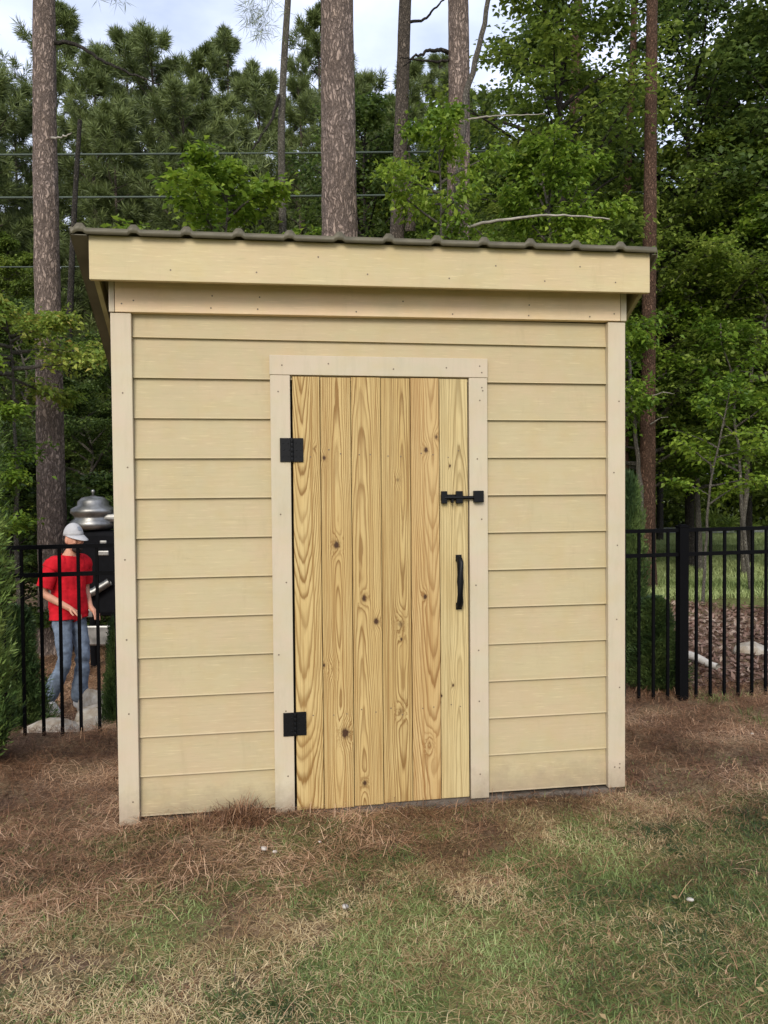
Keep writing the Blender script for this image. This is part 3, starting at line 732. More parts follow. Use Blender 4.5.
# ---- assets
asset('under', broadleaf(11, 4.2, 1.2, 1.6, 28, 22, 32, .062, .03, twl=.5, wiggle=.08), 'smooth_bark', 'leaf_mid')
asset('under2', broadleaf(12, 5.2, 1.0, 2.1, 40, 26, 36, .062, .036, twl=.45, wiggle=.09), 'smooth_bark', 'leaf_mid')
asset('tall', broadleaf(13, 10, 2.5, 2.8, 52, 30, 36, .088, .1, twl=.5), 'dark_bark', 'leaf_mid')
asset('tall2', broadleaf(14, 11, 4.5, 2.8, 42, 18, 20, .12, .09, twl=.6, scat=1.2), 'dark_bark', 'leaf_deep')
asset('shrub', broadleaf(15, 2.0, .1, 1.2, 24, 14, 24, .07, .02), 'dark_bark', 'leaf_deep')
asset('pine', conifer(16, 15, 2.0, 3.0, 92, 13, 4, 12, .27, .02, .13), 'pine_bark_b', 'needle')
asset('pine2', conifer(17, 13, 1.5, 3.3, 84, 14, 4, 12, .27, .02, .12), 'pine_bark_b', 'needle')
asset('bright', broadleaf(18, 5.5, 4.0, 1.5, 16, 13, 24, .1, .04, twl=.4, el=(0, 18), droop=.2), 'smooth_bark', 'leaf_bright')
asset('bright2', broadleaf(19, 6.0, 4.3, 1.25, 14, 12, 22, .1, .04, twl=.45, el=(-5, 20), droop=.3), 'smooth_bark', 'leaf_bright')
asset('maple', broadleaf(20, 4.6, 3.75, 2.0, 13, 24, 30, .08, .045, twl=.45, el=(-6, 4), droop=.1), 'smooth_bark', 'leaf_autumn')
asset('sapling', broadleaf(21, 3.3, 1.4, 1.0, 14, 8, 14, .09, .022, lean=(.35, .1), twl=.4), 'smooth_bark', 'leaf_bright')

def at(px, D): x, y, _ = spot(px, D); return x, y
def P_(key, px, D, name, label, **k):
    x, y = at(px, D); return plant(key, name, x, y, label, **k)
# understory seen over the roof and at the sides
P_('bright', 215, 10.2, 'young_tree', 'bright yellow-green young tree peeking over the left half of the roof', rz=.4, sc=1.12, scz=1.13)
P_('bright2', 447, 9.0, 'young_tree', 'yellow-green branch cluster in front of the two trunks over the roof', cat='tree', rz=2, sc=.66, scz=.97)
P_('maple', 18, 8.5, 'maple_tree', 'maple with leaves turning yellow and orange left of the shed', cat='tree', rz=1.2, sc=.76, scz=.87)
P_('under2', 700, 13.8, 'understory_tree', 'leafy green tree filling the view right of the shed wall', rz=.5, sc=1.45)
P_('under2', 785, 14.0, 'understory_tree', 'leafy yellow-green tree at the right edge behind the fence', rz=2.5, sc=1.45, leafmat='leaf_bright')
P_('under', 560, 11.0, 'understory_tree', 'light green tree showing over the right half of the roof', rz=1.5, sc=1.25, scz=1.48, leafmat='leaf_bright')
P_('under2', 640, 13.5, 'understory_tree', 'green tree whose crown rises above the right roof corner', rz=4.0, sc=1.25)
P_('under', 745, 13.0, 'understory_tree', 'pale stemmed young tree behind the fence at the far right', rz=3.5, sc=1.5)
P_('sapling', 703, 10.0, 'sapling', 'thin sapling with lime leaves above the lawn right of the dark post', rz=.3, sc=.9)
P_('sapling', 752, 11.0, 'sapling', 'thin leaning sapling near the right edge of the lawn', rz=2.3, sc=1.2)
P_('tall2', 690, 14.5, 'broadleaf_tree', 'tall dark leaved tree against the sky at upper right', rz=1, sc=1.0)
P_('tall2', 790, 13.5, 'broadleaf_tree', 'tall dark leaved tree at the upper right corner', rz=2.1, sc=1.02)
P_('tall2', 540, 17, 'broadleaf_tree', 'tall open crowned tree behind the two middle trunks and the right roof end', rz=3.1, sc=1.05)
P_('tall2', 365, 19, 'broadleaf_tree', 'open crowned dark tree between the thick trunk and the tan trunk', rz=4.1, sc=1.0)
P_('tall', 510, 15, 'broadleaf_tree', 'dense green tree over the right half of the roof', rz=.2, sc=.78)
P_('tall', 615, 17, 'broadleaf_tree', 'dense green tree behind the two narrow reddish trunks', rz=1.7, sc=.95)
P_('tall', 745, 18, 'broadleaf_tree', 'broad green tree behind the lawn at the right edge', rz=2.9, sc=1.0)
P_('tall', 330, 17, 'broadleaf_tree', 'dense green tree directly behind the thickest pine', rz=3.6, sc=.68)
P_('tall', 455, 21, 'broadleaf_tree', 'tall dense tree far behind the pine with the hugging stem', rz=.7, sc=1.12)
P_('tall', 395, 20, 'broadleaf_tree', 'dense tree far behind the slim tan trunk', rz=2.2, sc=1.02)
P_('tall', 660, 22, 'broadleaf_tree', 'tall dense tree closing the view over the right roof corner', rz=3.2, sc=1.0)
P_('tall2', 612, 18.5, 'broadleaf_tree', 'open leafy tree with branches against the sky between the two reddish trunks', rz=5.1, sc=1.0, leafmat='leaf_mid')
P_('tall2', 748, 15.0, 'broadleaf_tree', 'open leafy tree spreading over the fence at upper right', rz=.3, sc=.95, leafmat='leaf_mid')
P_('tall2', 560, 12.8, 'broadleaf_tree', 'airy leafy tree crossing the upper reddish trunks above the right roof end', rz=2.7, sc=.92, leafmat='leaf_mid')
P_('tall', 150, 19, 'broadleaf_tree', 'mid green tree among the pines over the left half of the roof', rz=2.7, sc=.78)
P_('tall', 255, 20, 'broadleaf_tree', 'mid green tree just left of the slender pale trunk, in front of the pines', rz=4.7, sc=.84)
P_('tall', 10, 18, 'broadleaf_tree', 'mid green tree at the left edge in front of the far pines', rz=.7, sc=.8)
P_('under', 300, 12, 'understory_tree', 'green understory tree beside the slender pale trunk', rz=5.0, sc=1.15)
P_('under', 400, 13, 'understory_tree', 'green understory tree at the foot of the tan trunk', rz=.9, sc=1.15)
P_('under2', 130, 13.5, 'understory_tree', 'dark understory tree behind the left roof corner', rz=.9, sc=.95, leafmat='leaf_deep')
P_('under2', 20, 12.5, 'understory_tree', 'dark understory tree at the left edge beyond the man', rz=3.9, sc=1.0, leafmat='leaf_deep')
P_('under2', 85, 11.8, 'understory_tree', 'low dark tree in the gap between left pine and shed', rz=5.2, sc=.72, leafmat='leaf_deep')
P_('under', -75, 7.6, 'young_tree', 'bright leaved young tree cut by the left edge of the picture', rz=2.2, sc=.93, leafmat='leaf_bright')
# dark shrubs low down
for i, (px, D, s, lab) in enumerate([(60, 11, 1.15, 'dark shrub behind the red shirted man'), (110, 10, 1.1, 'dark shrub behind the silver topped machine'), (5, 10, 1.2, 'dark shrub low at the left edge behind the pine'),
        (690, 30, 2.2, 'dark bush beyond the road right of the dark post'), (650, 29.5, 2.3, 'dark bush beyond the road behind the reddish trunk'), (735, 30.5, 2.4, 'dark bush beyond the road near the right edge'), (790, 29.5, 2.4, 'dark bush beyond the road cut by the right edge')]):
    P_('shrub', px, D, 'shrub', lab, cat='shrub', rz=i*1.3, sc=s)
# distant pines
dp = [(-30, 21, 'pine', .95), (20, 24, 'pine2', .98), (95, 22, 'pine', .86), (160, 25, 'pine2', 1.12), (215, 23, 'pine', .88), (265, 26, 'pine2', 1.08), (300, 22, 'pine', .8), (360, 25, 'pine2', 1.0), (415, 24, 'pine', .86), (60, 28, 'pine', 1.15), (130, 29, 'pine', 1.14), (240, 30, 'pine', 1.15), (480, 27, 'pine2', 1.02), (-5, 19, 'pine2', .84), (190, 20, 'pine2', .84), (330, 28, 'pine', 1.1), (120, 20, 'pine2', .8), (440, 29, 'pine', 1.05), (385, 22, 'pine2', .82)]
for i, (px, D, k, s) in enumerate(dp):
    P_(k, px, D, 'pine_tree', 'dark feathery pine in the far row of evergreens behind the shed', group='far row of dark pines', rz=i*1.7, sc=s*1.11)
# far wood as one mass
rs = np.random.RandomState(31); Vs = []; Fs = []; Rn = []; off = 0
for i in range(44):
    a = -.95+1.9*(i % 22+rs.rand())/22; D = rs.uniform(31, 36) if i < 22 else rs.uniform(38, 46)
    x = CAM[0]+D*math.sin(a+YAW); y = CAM[1]+D*math.cos(a+YAW); px = 384+770*math.tan(a)
    key = ('tall_np', 'pine2_np')[int(rs.rand() < .4)]
    LV, LF, rn = ASSET[key]; s = (1.75 if 'tall' in key else 1.42)*rs.uniform(.85, 1.05)*(1 if i < 22 else 1.1); th = rs.rand()*6.28; M = np.array([[math.cos(th), -math.sin(th), 0], [math.sin(th), math.cos(th), 0], [0, 0, 1]])
    LV4 = LV.reshape(-1, 4, 3); keep = rs.rand(len(LV4)) < (.6 if 'tall' in key else .9); q = LV4[keep]; cen = q.mean(1, keepdims=True); q = cen+(q-cen)*1.5
    q[:, :, 2] = q[:, :, 2]-1.4
    q = (q.reshape(-1, 3) @ M.T)*np.array([s*1.25, s*1.25, s])+np.array([x, y, -.3]); Vs.append(q); Rn.append(rn[keep]); Fs.append(np.arange(len(q)).reshape(-1, 4)+off); off += len(q)
# low brush filling the foot of the wood
for D0, n_ in ((32, 60000), (13, 0)):
    if not n_: continue
    a = rs.uniform(-.95, .95, n_)+YAW; D = rs.uniform(30.5, 37, n_); zz = rs.rand(n_)**1.3*4.2
    P = np.stack([CAM[0]+D*np.sin(a), CAM[1]+D*np.cos(a), zz-.2], -1); V, F = leaf_quads(P, rnd_dir(rs, n_), np.array([0, 0, 1.])+rs.normal(size=(n_, 3))*.5, rs.uniform(.16, .3, n_), .14)
    Vs.append(V); Fs.append(F+off); off += len(V); Rn.append(np.clip(fbm(P[:, 0]*.5, P[:, 2]*.8, 2)-.1+rs.normal(size=n_)*.12, 0, 1))
tag(from_np('distant_woods', np.concatenate(Vs), np.concatenate(Fs), MAT['leaf_mid'], rnd=np.concatenate(Rn)), 'mixed woods closing the view beyond the road', 'woods', kind='stuff')

# ---- cypresses by the fence
def cypress(seed, H, Rr, n, base=.05):
    rs = np.random.RandomState(seed); k = np.linspace(0, 1, 8); parts = [tube_np(np.stack([0*k, 0*k, H*.93*k], -1), .022*(1-k)+.004, 7)]
    P, A, N = [], [], []
    for i in range(n):
        t = rs.rand()**1.15; z = base+(H-base)*t; az = rs.uniform(0, 2*PI); rad = Rr*(1-t)**.5*(.6+.5*vnoise(az*1.7+seed, z*4))*rs.uniform(.55, 1.05)+.03
        p0 = np.array([0, 0, z-.35*rad]); tip = np.array([math.cos(az)*rad, math.sin(az)*rad, z+rad*.35])
        d = tip-p0; L = np.linalg.norm(d); d = d/L
        if i % 6 == 0: parts.append(tube_np(np.array([p0, (p0+tip)/2, tip]), [.006, .004, .0015], 3))
        side = np.cross(d, [0, 0, 1.]); side /= np.linalg.norm(side)+1e-9; up = np.cross(side, d); tw = rs.uniform(-1, 1); side = side*math.cos(tw)+up*math.sin(tw); nn = np.cross(d, side)
        m = 16; u = rs.uniform(.35, 1, m); sg = rs.choice([-1, 1], m)[:, None]
        P.append(p0+d*L*u[:, None]+rs.normal(size=(m, 3))*.012); A.append(d*.9+side*sg*rs.uniform(.2, .9, (m, 1))+rs.normal(size=(m, 3))*.15); N.append(np.repeat(nn[None], m, 0)+rs.normal(size=(m, 3))*.3)
    P = np.concatenate(P); A = np.concatenate(A); N = np.concatenate(N); nq = len(P)
    cl = fbm(P[:, 0]*5+seed, P[:, 2]*4+P[:, 1]*5, 2)
    return join_np(parts), leaf_quads(P, A, N, rs.uniform(.035, .075, nq), .011), np.clip(.5+1.6*(cl-.5)+rs.normal(size=nq)*.15, 0, 1)
asset('cyp', cypress(41, 2.2, .27, 1300), 'dark_bark', 'cypress')
asset('cyp2', cypress(42, 1.15, .42, 2200), 'dark_bark', 'cypress_dark')
plant('cyp', 'cypress', -.90, .93, 'feathery green cypress in front of the fence at the left edge', cat='evergreen', rz=.6, sc=.78, scz=1.15)
x, y, _ = spot(655, 5.75); plant('cyp2', 'cypress', x, y, 'dark bushy cypress behind the fence at the right wall corner', cat='evergreen', rz=1, sc=.62)
x, y, _ = spot(628, 6.0); plant('cyp2', 'cypress', x, y, 'tall dark cypress hugging the right wall of the shed', cat='evergreen', rz=3, sc=.5, scz=1.4)
x, y, _ = spot(114, 5.6); plant('cyp2', 'cypress', x, y, 'small dark cypress behind the fence at the left wall corner', cat='evergreen', rz=2, sc=.34, scz=.95)
x, y, _ = spot(14, 5.9); plant('cyp2', 'cypress', x, y, 'low cypress behind the fence left of the man', cat='evergreen', rz=5, sc=.62, scz=1.0)

# ------------------------------------------------------------------ cables with poles outside the view
for i, (px0, py0, D, sag, lab) in enumerate([(160, 158, 15, .25, 'upper of the two long cables crossing behind the pines'), (160, 200, 15, .3, 'lower of the two long cables crossing behind the pines'), (60, 269, 15.6, .3, 'lowest faint cable seen left of the roof corner')]):
    x0, y0, z0 = spot(px0, D, py0); xa, ya = spot(-1000, D)[:2]; xb, yb = spot(1700, D)[:2]
    t = np.linspace(0, 1, 40); pts = np.stack([xa+(xb-xa)*t, ya+(yb-ya)*t, z0+sag*((2*t-1)**2-.02)], -1)
    V, F = tube_np(pts, .019 if i < 2 else .012, 6); tag(from_np('cable', V, F, MAT['cable']), lab, 'cable')
for px in (-1000, 1700):
    x, y, _ = spot(px, 15.1); root = empty('utility_pole', (x, y, gz(x, y)-.2)); tag(root, 'wooden utility pole outside the %s of the view' % ('left' if px < 0 else 'right'), 'pole')
    V, F = tube_np(np.array([(0, 0, 0), (0, 0, 5.), (0, 0, 9.6)]), [.15, .13, .1], 12); from_np('pole', V, F, MAT['dark_bark'], root)
    bm = bmesh.new(); box(bm, -.05, .05, -.7, .7, 8.9, 9.0); from_bm('crossarm', bm, MAT['dark_bark'], root)

# ------------------------------------------------------------------ ground litter, grass, straw
def blades(P, h, w, az, lean, bend, segs=3):
    n = len(P); d = np.stack([np.cos(az), np.sin(az), 0*az], -1); s = np.stack([-np.sin(az), np.cos(az), 0*az], -1); V = []
    for k in range(segs+1):
        t = k/segs; ang = lean+bend*t
        pos = P+d*(h*t*np.sin(ang))[:, None]; pos = pos+np.array([0, 0, 1.])*(h*t*np.cos(ang))[:, None]
        ww = (w*(1-t)**.6*.5+.0003)[:, None]; V += [pos-s*ww, pos+s*ww]
    V = np.stack(V, 1).reshape(-1, 3); i = np.arange(n)[:, None, None]*(2*(segs+1)); f = np.array([[2*k, 2*k+1, 2*k+3, 2*k+2] for k in range(segs)])[None]
    return V, (i+f).reshape(-1, 4), segs
def lying(P, L, w, az, lift, curl, rs, segs=4):
    n = len(P); V = []; pos = P.copy(); a = az.copy(); z0 = P[:, 2]
    for k in range(segs+1):
        t = k/segs; s = np.stack([-np.sin(a), np.cos(a), 0*a], -1); ww = (w*.5*(1-.6*t))[:, None]
        q = pos.copy(); q[:, 2] = z0+lift*np.sin(PI*t*.9)+.003
        V += [q-s*ww, q+s*ww]
        pos = pos+np.stack([np.cos(a), np.sin(a), 0*a], -1)*(L/segs)[:, None]; a = a+curl/segs
    V = np.stack(V, 1).reshape(-1, 3); i = np.arange(n)[:, None, None]*(2*(segs+1)); f = np.array([[2*k, 2*k+1, 2*k+3, 2*k+2] for k in range(segs)])[None]
    return V, (i+f).reshape(-1, 4), segs
rs = np.random.RandomState(51)
def scatter(n, x0, x1, y0, y1, dens):
    x = rs.uniform(x0, x1, n); y = rs.uniform(y0, y1, n); k = rs.rand(n) < dens(x, y)
    k &= ~((x > 0) & (x < W) & (y > .0) & (y < DEP)); x = x[k]; y = y[k]
    return np.stack([x, y, ground_z(x, y)], -1)
def merge(lst):
    Vs, Fs, Rs, o = [], [], [], 0
    for (V, F, s), r in lst: Vs.append(V); Fs.append(F+o); o += len(V); Rs.append(np.repeat(r, s))
    return np.concatenate(Vs), np.concatenate(Fs), np.concatenate(Rs)
def near(x, y): return 1.0
clumpf = lambda x, y: sst(.36, .62, fbm(x*5+2, y*5+4, 3))
# living grass
P = scatter(330000, -1.6, 3.6, -2.0, .4, lambda x, y: green_mask(x, y)*(.25+.75*clumpf(x, y))+.03); n = len(P)
g1 = blades(P, rs.uniform(.010, .036, n)*(1+.6*fbm(P[:, 0]*3, P[:, 1]*3)), rs.uniform(.002, .0036, n), rs.uniform(0, 2*PI, n), rs.uniform(.3, 1.2, n), rs.uniform(.2, 1.0, n))
c1 = np.clip(.42+(fbm(P[:, 0]*3+9, P[:, 1]*3, 2)-.5)*1.3+rs.normal(size=n)*.2, 0, 1)
P2 = scatter(60000, 3.3, 5.2, .5, 2.2, lambda x, y: green_mask(x, y)*.9); n = len(P2)
g2 = blades(P2, rs.uniform(.03, .08, n), rs.uniform(.003, .0045, n), rs.uniform(0, 2*PI, n), rs.uniform(.1, .7, n), rs.uniform(.2, .9, n)); c2 = np.clip(.45+rs.normal(size=n)*.2, 0, 1)
P3 = scatter(420000, 4.5, 18, 6, 22, lambda x, y: green_mask(x, y)*.9*(np.abs((x-CAM[0])*_r[0]+(y-CAM[1])*_r[1]) < .62*((x-CAM[0])*_f[0]+(y-CAM[1])*_f[1]))); n = len(P3)
g3 = blades(P3, rs.uniform(.05, .14, n), rs.uniform(.01, .016, n), rs.uniform(0, 2*PI, n), rs.uniform(.1, .6, n), rs.uniform(.1, .8, n), 2); c3 = np.clip(.95+(fbm(P3[:, 0]*.7, P3[:, 1]*.7, 2)-.5)+rs.normal(size=n)*.12, 0, 1)  # far lawn blades coloured paler to stand in for sunlight on them
V, F, r_ = merge([(g1, c1), (g2, c2), (g3, c3)]); tag(from_np('grass', V, F, MAT['grass'], rnd=r_), 'thin green grass growing through the dry lawn', 'grass', kind='stuff')
# dry grass: lying and a few standing
dd = lambda x, y: (.35+.65*clumpf(x+3, y))*sst(.25, -.35, y+.25*(fbm(x*2, y*2)-.5)*2)*(1-.62*green_mask(x, y))
P = scatter(200000, -1.7, 3.8, -2.0, .5, dd); n = len(P)
d1 = lying(P, rs.uniform(.02, .075, n), rs.uniform(.0014, .0031, n), rs.uniform(0, 2*PI, n), rs.uniform(.001, .015, n), rs.normal(size=n)*.5, rs, 3); e1 = np.clip(.45+(fbm(P[:, 0]*2.5, P[:, 1]*2.5+7, 3)-.5)*1.6+rs.normal(size=n)*.22, 0, 1)
P = scatter(30000, -1.7, 3.8, -2.0, .3, dd); n = len(P)
d2 = blades(P, rs.uniform(.012, .035, n), rs.uniform(.002, .0032, n), rs.uniform(0, 2*PI, n), rs.uniform(.4, 1.1, n), rs.uniform(.2, .6, n)); e2 = np.clip(.5+rs.normal(size=n)*.22, 0, 1)
V, F, r_ = merge([(d1, e1), (d2, e2)]); tag(from_np('dry_grass', V, F, MAT['dry'], rnd=r_), 'tan dead grass lying over the lawn', 'dry grass', kind='stuff')
# pine straw
def sd(x, y):
    front = sst(-1.15, -.15, y+(fbm(x*1.8, y*1.8, 3)-.5)*1.0)
    return np.clip(front, .12, 1)*(1-.75*green_mask(x, y))*(.45+.55*clumpf(x, y))*sst(2.1, 1.8, y)
P = scatter(230000, -2.6, 5.2, -1.8, 2.1, sd); n = len(P)
P[:, 2] += rs.rand(n)**2*.03
s1 = lying(P, rs.uniform(.04, .14, n), rs.uniform(.0012, .0028, n), rs.uniform(0, 2*PI, n), rs.uniform(.0, .014, n)+(rs.rand(n) < .05)*.04, rs.normal(size=n)*.4, rs); f1 = np.clip(.42+(fbm(P[:, 0]*3, P[:, 1]*3+3, 3)-.5)*1.5+rs.normal(size=n)*.22, 0, 1)
P = scatter(60000, -4.5, 1.2, 2.0, 8, lambda x, y: .9+0*x); n = len(P); P[:, 2] += .01
s2 = lying(P, rs.uniform(.1, .22, n), rs.uniform(.004, .008, n), rs.uniform(0, 2*PI, n), rs.uniform(0, .04, n), rs.normal(size=n)*.6, rs, 2); f2 = np.clip(.62+rs.normal(size=n)*.22, 0, 1)
V, F, r_ = merge([(s1, f1), (s2, f2)]); tag(from_np('pine_straw', V, F, MAT['straw'], rnd=r_), 'reddish brown pine needles spread round the shed and fence', 'pine straw', kind='stuff')
# fallen leaves
P = scatter(260, -1.7, 4.2, -1.8, 1.4, lambda x, y: 1+0*x); n = len(P); P[:, 2] += .018
lf = leaf_quads(P, np.stack([rs.normal(size=n), rs.normal(size=n), rs.normal(size=n)*.2], -1), np.array([0, 0, 1.])+rs.normal(size=(n, 3))*.35, rs.uniform(.014, .03, n), rs.uniform(.009, .018, n), .35)
tag(from_np('fallen_leaves', lf[0], lf[1], MAT['dry'], rnd=rs.uniform(.05, .6, n)), 'small brown fallen leaves scattered over the lawn and needles', 'leaves', kind='stuff')
# bark mulch beyond the fence
P = scatter(70000, 3.0, 11, 1.75, 10, lambda x, y: (1-green_mask(x, y))*.95); n = len(P); P[:, 2] += .01+rs.rand(n)*.02
m1 = leaf_quads(P, np.stack([rs.normal(size=n), rs.normal(size=n), rs.normal(size=n)*.35], -1), np.array([0, 0, 1.])+rs.normal(size=(n, 3))*.4, rs.uniform(.03, .09, n), rs.uniform(.015, .04, n), .1)
tag(from_np('bark_mulch', m1[0], m1[1], MAT['mulch'], rnd=np.clip(.5+(fbm(P[:, 0]*1.5, P[:, 1]*1.5, 2)-.5)+rs.normal(size=n)*.24, 0, 1)), 'reddish bark chips and fallen leaves beyond the right fence', 'mulch', kind='stuff')

# brush clump against the shed foot
def brush(x, y, n, h, rad, label, seed, w=.0028, name='twig_clump'):
    rs = np.random.RandomState(seed); a = rs.uniform(0, 2*PI, n); q = rs.rand(n)**.7*rad
    P = np.stack([q*np.cos(a), q*.6*np.sin(a), .0*q], -1); hh = h*rs.uniform(.35, 1, n)*(1-.5*q/rad)
    V, F, s = blades(P, hh, np.full(n, w), rs.uniform(0, 2*PI, n), rs.uniform(0, .9, n), rs.uniform(.2, 1.3, n), 4)
    o = from_np(name, V, F, MAT['straw'], rnd=np.repeat(np.clip(.3+rs.normal(size=n)*.22, 0, 1), s)); o.location = (x, y, gz(x, y)); return tag(o, label, 'brush')
brush(.53, -.10, 900, .16, .16, 'brown clump of dead twigs heaped against the siding left of the door', 61)
brush(.32, -.12, 260, .09, .14, 'low wisp of dead twigs beside the left corner trim', 62)
brush(1.87, -.07, 60, .06, .05, 'tiny dead weed at the foot of the right siding', 63)
for i, (bx, by, bn, lab) in enumerate([(.12, -.09, 110, 'thin fringe of needles caught under the left corner trim'), (.86, -.08, 160, 'small drift of needles under the hinge side of the door'), (1.28, -.09, 150, 'small drift of needles under the middle of the door'), (2.2, -.07, 110, 'thin fringe of needles under the right corner')]):
    brush(bx, by, bn, .045, .17, lab, 165+i)
brush(4.25, .98, 500, .07, .22, 'curled heap of brown needles on the grass near the right fence', 64)
# stray twigs standing up out of the clump
rs = np.random.RandomState(71)
# pale chips
def chip(x, y, s, label, seed):
    rs = np.random.RandomState(seed); bm = bmesh.new(); bmesh.ops.create_icosphere(bm, subdivisions=2, radius=s)
    for v in bm.verts: v.co = Vector((v.co.x*rs.uniform(.9, 1.1), v.co.y*rs.uniform(.5, .8), v.co.z*.45))
    o = from_bm('stone_chip', bm, MAT['chip'], smooth=True); o.location = (x, y, gz(x, y)+.012+s*.2); o.rotation_euler = (.2, .3, rs.uniform(0, 3)); tag(o, label, 'stone')
def onground(px, py, z=-.05):
    d = _f+CR*(px-384)/FPX-CU*(py-512)/FPX; t = (z-CAM[2])/d[2]; p = CAM+d*t; return float(p[0]), float(p[1])
for i, (px, py, s, lab) in enumerate([(264, 853, .021, 'pale chip on the needles below the twig clump'), (275, 855, .013, 'smallest pale chip just right of the first one'), (345, 906, .019, 'pale chip in the dry grass below the door'), (690, 905, .016, 'pale chip in the grass at lower right'), (752, 737, .014, 'pale fleck beside the needle heap at right'), (320, 845, .008, 'tiny pale chip under the left of the door')]):
    x, y = onground(px, py); chip(x, y, s, lab, i)

def rock_bm(seed, sx, sy, sz, sub=3):
    rs = np.random.RandomState(seed); bm = bmesh.new(); bmesh.ops.create_icosphere(bm, subdivisions=sub, radius=1)
    ns = [(Vector(rnd_dir(rs, 1)[0]), rs.uniform(.55, .85)) for _ in range(9)]
    for v in bm.verts:
        for nrm, dd_ in ns:
            k = v.co.dot(nrm)
            if k > dd_: v.co -= nrm*(k-dd_)
        v.co *= 1+.06*(fbm(v.co.x*3+seed, v.co.y*3+v.co.z*3, 3)-.5)*2
        v.co = Vector((v.co.x*sx, v.co.y*sy, v.co.z*sz))
    return bm
g = NT('limestone', .9, .2); n1 = g.noise(g.obj(), 9, 5, .65); n2 = g.noise(g.obj(), 40, 4, .6)
cc = g.mix(g.ramp(n1, [(.35, 0.), (.65, 1.)]), (.32, .25, .17), (.6, .55, .46)); cc = g.mix(g.M('MULTIPLY', n2, .5), cc, (.22, .18, .13)); g.col(cc); g.bump(n1, .6, .03); MAT['rock'] = g.m
rocks = [(48, 5.75, 724, .3, .07, 'flat pale slab nearest the fence left of the pickets'), (92, 5.9, 716, .3, .06, 'long pale slab of rock crossing behind the left pickets'), (70, 5.6, 735, .24, .05, 'tan slab lowest behind the left fence'),
         (100, 6.3, 700, .2, .07, 'blocky pale rock at the right of the slab pile'), (34, 6.6, 708, .2, .09, 'pale rock beside the shoes of the man'), (96, 5.5, 735, .2, .06, 'tan rock next to the shed corner'), (30, 6.2, 728, .2, .08, 'grey rock behind the left cypress'),
         (95, 6.9, 690, .18, .05, 'small flat rock right of the shoes')]
for i, (px, D, py, sx, sz, lab) in enumerate(rocks):
    x, y, z = spot(px, D, py); o = from_bm('boulder', rock_bm(80+i, sx, sx*.75, max(.05, (z-gz(x, y))*.62)), MAT['rock'], smooth=False); o.location = (x, y, (z+gz(x, y))/2); o.rotation_euler = (0, R(-12), R(i*37 % 40-10)); tag(o, lab, 'rock', 'limestone rocks behind the left fence')
x, y = onground(752, 654); o = from_bm('boulder', rock_bm(99, .17, .12, .09), MAT['rock']); o.location = (x, y, gz(x, y)+.03); tag(o, 'grey rock on the bark chips beyond the right fence', 'rock')
x0, y0 = onground(686, 662); x1, y1 = onground(718, 672)
t = np.linspace(0, 1, 8); V, F = tube_np(np.stack([(x0-.05)+(x1-x0+.05)*t, y0+(y1-y0)*t, .0+.02*np.sin(t*5)+.01], -1), np.linspace(.04, .028, 8), 8)
tag(from_np('fallen_branch', V, F, MAT['chip'], smooth=True), 'pale broken branch lying on the bark chips behind the fence', 'branch')

# ------------------------------------------------------------------ silver topped machine behind the man
x, y, _ = spot(93, 8.6); mz = gz(x, y); mac = empty('machine', (x, y, mz), -YAW)
tag(mac, 'black machine with a rounded silver top standing behind the man', 'machine')
def zz(py): return 1.4487+(491-py)/770*8.6-mz
bm = bmesh.new(); lathe(bm, [(.2, zz(527)), (.25, zz(524)), (.25, zz(519)), (.2, zz(516)), (.21, zz(513)), (.245, zz(510)), (.235, zz(506)), (.17, zz(503)), (.165, zz(499)), (.12, zz(495)), (.03, zz(493.5)), (.0225, zz(493))], (0, 0, 0), 32); from_bm('dome', bm, MAT['silver'], mac)
bm = bmesh.new(); lathe(bm, [(.012, zz(494)), (.012, zz(490.5)), (.021, zz(490)), (.021, zz(488)), (.008, zz(487))], (0, 0, 0), 12); from_bm('cap_knob', bm, MAT['silver'], mac)
bm = bmesh.new(); box(bm, .08, .42, -.12, .12, zz(520), zz(511)); from_bm('shroud', bm, MAT['silver'], mac, bevel=.04)
bm = bmesh.new(); box(bm, -.12, .45, -.2, .2, zz(612), zz(528)); from_bm('housing', bm, MAT['machine'], mac, bevel=.05)
bm = bmesh.new(); box(bm, .12, .24, -.215, -.19, zz(552), zz(547)); box(bm, .14, .22, -.215, -.19, zz(541), zz(537)); from_bm('fitting', bm, MAT['silver'], mac, bevel=.01)
V, F = tube_np(np.array([(-.02, -.3, zz(590)), (.1, -.28, zz(586)), (.26, -.26, zz(577))]), .045, 12); from_np('pipe', V, F, MAT['silver'], mac, smooth=True)
bm = bmesh.new(); box(bm, -.04, .06, -.24, -.2, zz(612), zz(604)); from_bm('bracket', bm, MAT['silver'], mac, bevel=.01)
for sx in (-.08, .36):
    for sy in (-.15, .15): 
        bm = bmesh.new(); box(bm, sx-.03, sx+.03, sy-.03, sy+.03, 0, zz(612)); from_bm('leg', bm, MAT['machine'], mac)
bm = bmesh.new(); box(bm, -.1, .4, -.24, -.2, zz(640), zz(620)); from_bm('toolbox_tray', bm, MAT['silver'], mac, bevel=.02)

